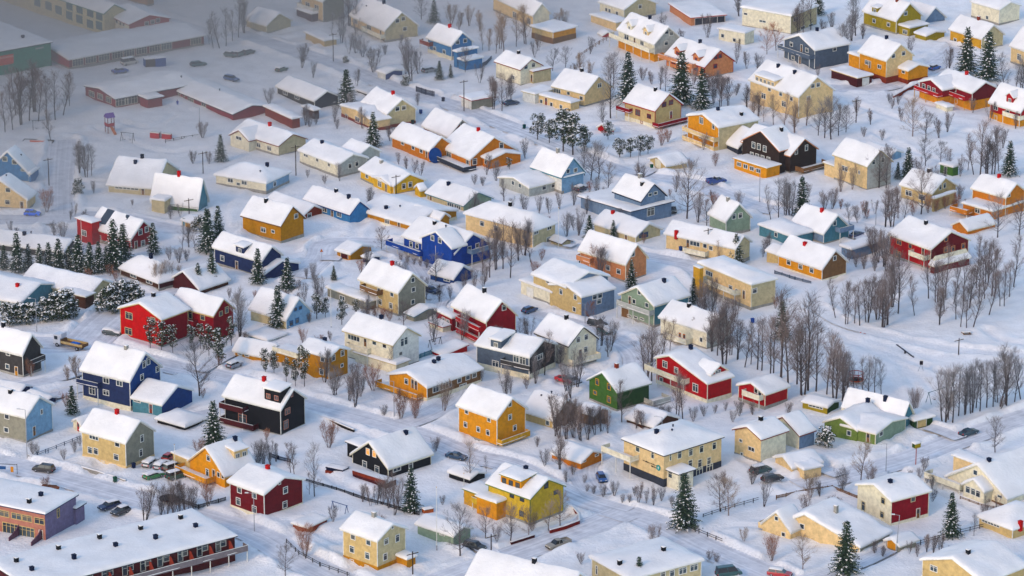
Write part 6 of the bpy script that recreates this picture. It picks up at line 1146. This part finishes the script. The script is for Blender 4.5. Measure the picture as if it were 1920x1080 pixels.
def seesaw(o):
    m = MB(); m.prism([(-3.2, 1.25), (3.2, .12), (3.2, .26), (-3.2, 1.4)], plainm('3a3440'), 'y', -.14, .14); m.build('plank', o); part(o, 'stand', (-.12, .12, -.2, .2, -.2, .78, 'dkgrey'))
    for s in (-1, 1): m = MB(); m.tube((s*2.8, -.3, .95-s*.5), (s*2.8, .3, .95-s*.5), .04, .04, METAL, 6); m.build('handle', o)
small('dark seesaw half buried in the lower right snow field', 'seesaw', 'seesaw', 1697, 664, R(-58), seesaw)
def toweriron(o):
    for x, y in ((-.5, 0), (.35, .25), (.35, -.25)): m = MB(); m.tube((x*1.6, y*1.6, -.2), (0, 0, 2.0), .05, .05, METAL, 6); m.build('leg', o)
    part(o, 'box', (-.35, .35, -.25, .25, 1.7, 2.6, '2c2430')); part(o, 'snow_cap', (-.38, .38, -.28, .28, 2.6, 2.72, 'white'))
small('dark box on three legs in the lower right snow field', 'ball basket', 'ball_basket', 1727, 697, 0, toweriron)
def picnic(o):
    part(o, 'table_top', (-1, 1, -.4, .4, .68, .76, 'wood')); part(o, 'bench', (-1, 1, -.85, -.55, .4, .46, 'wood')); part(o, 'bench', (-1, 1, .55, .85, .4, .46, 'wood'))
    for s in (-.8, .72): part(o, 'leg', (s, s+.08, -.7, .7, -.2, .4, 'wood'), (s, s+.08, -.35, .35, .4, .68, 'wood'))
    snow_sheet(-1, 1, -.4, .4, lambda x, y, s_=0: .75, ([], []), .3, 4, .4, parent=o)
small('snow topped picnic table beside the birch grove', 'picnic table', 'picnic_table', 1812, 628, R(15), picnic)
def sled(o): part(o, 'seat', (-.6, .6, -.3, .3, .2, .3, 'd06a3a')); part(o, 'back', (-.6, -.5, -.3, .3, .3, .7, 'd06a3a')); part(o, 'runner', (-.7, .7, -.32, -.26, 0, .2, 'maroon')); part(o, 'runner', (-.7, .7, .26, .32, 0, .2, 'maroon'))
small('small orange sled on the trodden path', 'sled', 'sled', 1618, 628, .3, sled)
def birdbox(o):
    m = MB(); m.tube((0, 0, -.3), (0, 0, 3.9), .09, .08, plainm('b04a30'), 8); m.build('pole', o); part(o, 'box', (-.75, .75, -.5, .5, 3.9, 4.9, 'olive')); part(o, 'front', (-.78, -.75, -.4, .4, 4.0, 4.8, 'dkgreen'))
    snow_sheet(-.85, .85, -.6, .6, lambda x, y, s_=0: 4.9, ([], []), .35, 9, .5, parent=o)
small('olive box with a snow cap on a red post beside the right hand road', 'box on post', 'post_box', 1717, 872, .6, birdbox)
def playtower(o):
    for x in (-.9, .9):
        for y in (-.9, .9): part(o, 'post', (x-.08, x+.08, y-.08, y+.08, -.2, 4.2, '8a3a38'))
    part(o, 'platform', (-1, 1, -1, 1, 1.6, 1.75, '3a5a9a')); part(o, 'panel', (-1, 1, -1.06, -1, 1.75, 2.6, 'b0303c')); part(o, 'panel', (1, 1.06, -1, 1, 1.75, 2.6, 'b0303c'))
    m = MB(); m.prism([(-1.2, 4.1), (1.2, 4.1), (0, 5.2)], plainm('7a5aa0'), 'y', -1.2, 1.2); m.build('roof', o); m = MB(); m.prism([(1, 1.7), (1, 1.55), (3.6, .1), (3.6, .25)], plainm('c8783a'), 'y', -.4, .4); m.build('slide', o)
small('red play tower with an orange slide in the nursery yard', 'play tower', 'play_tower', 206, 247, R(-60), playtower)
def playwall(o): 
    for x in (-1.7, 1.7): part(o, 'panel', (x-1.3, x+1.3, -.5, .5, -.2, 1.5, 'c02030')); part(o, 'snow_cap', (x-1.3, x+1.3, -.5, .5, 1.5, 1.7, 'white'))
    part(o, 'frame', (-.5, .5, -.06, .06, 1.2, 1.3, '3a3a40')); part(o, 'post', (-.06, .06, -.06, .06, -.2, 2, '3a3a40'))
small('low red double play hut in the nursery yard', 'play hut', 'play_hut', 302, 260, R(-20), playwall)
def sandbox(o): part(o, 'side_panel', (-2, 2, -1.2, -1.1, -.1, .7, 'd0703a')); part(o, 'frame', (-4, 4, 1.1, 1.2, -.1, .4, 'dkgrey'), (-4, -3.9, -1.1, 1.1, -.1, .4, 'dkgrey'), (3.9, 4, -1.1, 1.1, -.1, .4, 'dkgrey'))
small('sandpit with an orange side panel in the misty yard', 'sandpit', 'sandpit', 72, 266, R(-8), sandbox)
def timber(o):
    for i in range(5): part(o, 'plank', (-2.2, 2.2, -.9+i*.38, -.62+i*.38, .2+.12*(i % 2), .5+.12*(i % 2), ['beige', 'wood', 'sand', '3c78b0', 'beige'][i]))
    part(o, 'bearer', (-1.8, -1.6, -1, 1, -.2, .2, 'brown')); part(o, 'bearer', (1.6, 1.8, -1, 1, -.2, .2, 'brown')); snow_sheet(-1.6, 1.4, -.6, .3, lambda x, y, s_=0: .6, ([], []), .2, 6, .5, parent=o)
small('stack of pale and blue planks behind the mauve block', 'timber stack', 'timber_stack', 48, 915, R(-20), timber)
small('half hidden plank pile at the left edge behind the mauve block', 'timber stack', 'timber_stack', 8, 907, R(-15), timber)
def boat(o):
    m = MB(); m.add([(-1.8,-.7,.9),(1.2,-.75,.9),(2.1,0,1.0),(1.2,.75,.9),(-1.8,.7,.9),(-1.6,-.4,0),(1.0,-.4,0),(1.7,0,.1),(1.0,.4,0),(-1.6,.4,0)], [(0,1,6,5),(1,2,7,6),(2,3,8,7),(3,4,9,8),(4,0,5,9),(5,6,7,8,9),(0,1,2,3,4)], plainm('9a6448')); m.build('hull', o)
    m = MB(); m.box(-1.85, 1.2, -.8, -.72, .86, .98, plainm('wood')); m.box(-1.85, 1.2, .72, .8, .86, .98, plainm('wood')); m.build('gunwale', o)
small('small brown covered boat stored beside the mauve block', 'boat', 'boat', 94, 920, R(-12), boat)
def gatesign(o):
    part(o, 'post', (-2.0, -1.9, -.05, .05, -.2, 2.2, 'dkgrey')); part(o, 'post', (1.9, 2.0, -.05, .05, -.2, 2.2, 'dkgrey')); part(o, 'crossbar', (-2, 2, -.04, .04, 2.0, 2.1, 'dkgrey')); part(o, 'sign_panel', (.6, 1.2, -.08, -.04, .4, 1.6, 'd89a30')); part(o, 'blue_panel', (-1.8, -.4, -.08, -.04, .9, 1.6, '3a6494'))
small('goal like frame with an orange yellow panel at the lower left street', 'barrier', 'barrier_frame', 15, 888, R(-8), gatesign)
def roadsign(o):
    m = MB(); m.tube((0, 0, -.2), (0, 0, 2.6), .04, .04, METAL, 6); m.build('pole', o); m = MB(); m.prism([(-.42, 1.85), (.42, 1.85), (0, 2.6)], plainm('c02028'), 'y', -.06, -.03); m.build('sign_plate', o); m = MB(); m.prism([(-.24, 1.96), (.24, 1.96), (0, 2.38)], plainm('gold'), 'y', -.075, -.06); m.build('sign_face', o)
small('triangular red road sign in the yard beside the ochre garage', 'road sign', 'road_sign', 603, 486, .3, roadsign)
def container(o): part(o, 'body', (-3, 3, -1.2, 1.2, 0, 2.5, '3a64a4')); part(o, 'door', (-2.9, -.1, -1.25, -1.2, .1, 2.4, '5a4a40')); snow_sheet(-3, 3, -1.2, 1.2, lambda x, y, s_=0: 2.5, ([], []), .3, 2, .8, parent=o)
small('blue and brown container beside the white van', 'container', 'container', 290, 124, R(20), container)
def igloo(o): part(o, 'body', (-1.0, 1.0, -.6, .6, 0, 1.0, 'b86a3a')); snow_sheet(-1.0, 1.0, -.6, .6, lambda x, y, s_=0: 1.0, ([], []), .4, 2, .5, parent=o); part(o, 'lid_edge', (-1.05, 1.05, -.65, -.6, .9, 1.0, 'wood'))
small('orange box with snow by the picket fence end', 'box', 'garden_box', 802, 962, .5, igloo)
def planter(o): part(o, 'box', (-2, 2, -1.2, 1.2, -.2, 1.0, 'kol')); part(o, 'rim', (-2.1, 2.1, -1.3, -1.2, .8, 1.05, 'kol')); part(o, 'step', (-2, 2, -1.6, -1.3, -.2, .4, 'rust')); snow_sheet(-1.9, 1.9, -1.1, 1.1, lambda x, y, s_=0: .9, ([], []), .3, 3, .6, parent=o)
small('dark sunken tub with a rust step left of the black house', 'garden tub', 'garden_tub', 633, 884, R(-30), planter)
def deck(o): part(o, 'platform', (-4.5, 4.5, -1.6, 1.6, -.4, 1.3, 'maroon')); part(o, 'railing', (-4.5, 4.5, -1.68, -1.6, 1.3, 2.0, 'rust')); snow_sheet(-4.4, 4.4, -1.5, 1.5, lambda x, y, s_=0: 1.3, ([], []), .35, 3, .8, parent=o)
small('raised maroon deck before the black gabled house', 'deck', 'deck', 702, 905, R(-40), deck)
def person():
    p = at(333, 199); o = thing('person', 'person in a blue snowsuit standing by the nursery wall', 'person', (p.x, p.y, 0), R(-100))
    me = bpy.data.meshes.new('body'); v = [(0,0,.9),(0,0,1.2),(0,0,1.45),(0,0,1.53),(0,.12,.85),(.02,.14,.48),(0,.15,.06),(.14,.16,.03),(0,-.12,.85),(.08,-.14,.48),(.02,-.16,.06),(.16,-.17,.03),(0,.2,1.42),(.02,.3,1.15),(.14,.3,.92),(.2,.29,.84),(0,-.2,1.42),(-.02,-.3,1.15),(.1,-.31,.92),(.16,-.3,.84)]
    e = [(0,1),(1,2),(2,3),(0,4),(4,5),(5,6),(6,7),(0,8),(8,9),(9,10),(10,11),(2,12),(12,13),(13,14),(14,15),(2,16),(16,17),(17,18),(18,19)]
    rad = [.15,.16,.13,.07,.12,.085,.065,.05,.12,.085,.065,.05,.08,.065,.05,.045,.08,.065,.05,.045]
    me.from_pydata(v, e, []); b = link('body', me, o); b.modifiers.new('skin', 'SKIN')
    for i, r in enumerate(rad): me.skin_vertices[0].data[i].radius = (r, r)
    me.skin_vertices[0].data[0].use_root = True; s = b.modifiers.new('sub', 'SUBSURF'); s.levels = s.render_levels = 1; me.materials.append(plainm('2c50b0'))
    bm = bmesh.new(); bmesh.ops.create_uvsphere(bm, u_segments=14, v_segments=10, radius=.125); bmesh.ops.scale(bm, vec=(1, .85, 1.18), verts=bm.verts)
    bmesh.ops.create_cone(bm, segments=6, radius1=.025, radius2=.005, depth=.05, matrix=Matrix.Translation((.13, 0, -.01)) @ Matrix.Rotation(R(90), 4, 'Y'))
    hm = bpy.data.meshes.new('head'); bm.to_mesh(hm); bm.free(); hm.materials.append(mat('skin', (.45, .26, .19), .5, 'flat')); link('head', hm, o, (.02, 0, 1.66))
    bm = bmesh.new(); bmesh.ops.create_uvsphere(bm, u_segments=14, v_segments=10, radius=.14); bmesh.ops.delete(bm, geom=[q for q in bm.verts if q.co.z < .02], context='VERTS'); hm = bpy.data.meshes.new('hat'); bm.to_mesh(hm); bm.free(); hm.materials.append(plainm('kol')); link('hat', hm, o, (.01, 0, 1.68))
person()
# ---------------------------------------------------------------- air: thin haze everywhere, a fog bank over the far left
def volume_mat(name, col, dens):
    m = bpy.data.materials.new(name); m.use_nodes = True; n = m.node_tree.nodes; n.remove(n['Principled BSDF'])
    v = n.new('ShaderNodeVolumePrincipled'); v.inputs['Color'].default_value = (*col, 1); v.inputs['Density'].default_value = dens; v.inputs['Anisotropy'].default_value = .1
    m.node_tree.links.new(v.outputs[0], n['Material Output'].inputs['Volume']); return m
m = MB(); m.box(-420, 420, -20, 1420, -3, 300, volume_mat('haze', (.80, .85, .95), .00003)); o = m.build('haze'); tag(o, 'thin pale winter haze over the whole town', 'haze', None, 'stuff')
def fog_bank():
    a, b = at(-60, 850), at(1900, -60); d = Vector((b.x-a.x, b.y-a.y)); d.normalize(); n = Vector((-d.y, d.x))
    xs = np.linspace(-330, 190, 76); ys = np.linspace(800, 1400, 90); nx, ny = len(xs), len(ys); v = []; f = []
    for y in ys:
        for x in xs:
            s = (x-a.x)*n.x+(y-a.y)*n.y
            h = 50*float(sst(0, 290, s))*(1+.5*float(vnoise(x, y, 45))) if s > 0 else 0
            v.append((x, y, -1.0+h+.02))
    k = len(v); v += [(x, y, -1.2) for x, y, z in v]
    for j in range(ny-1):
        for i in range(nx-1): q = j*nx+i; f.append((q, q+1, q+nx+1, q+nx)); f.append((k+q, k+q+nx, k+q+nx+1, k+q+1))
    rim = [i for i in range(nx)] + [j*nx+nx-1 for j in range(1, ny)] + [(ny-1)*nx+i for i in range(nx-2, -1, -1)] + [j*nx for j in range(ny-2, 0, -1)]
    for i in range(len(rim)): p, q = rim[i], rim[(i+1) % len(rim)]; f.append((q, p, k+p, k+q))
    me = bpy.data.meshes.new('fog_bank'); me.from_pydata(v, [], f); me.materials.append(volume_mat('fog', (.60, .57, .535), .0125)); me.update()
    tag(link('fog_bank', me), 'grey fog bank lying over the school and nursery at the far left', 'fog', None, 'stuff')
fog_bank()
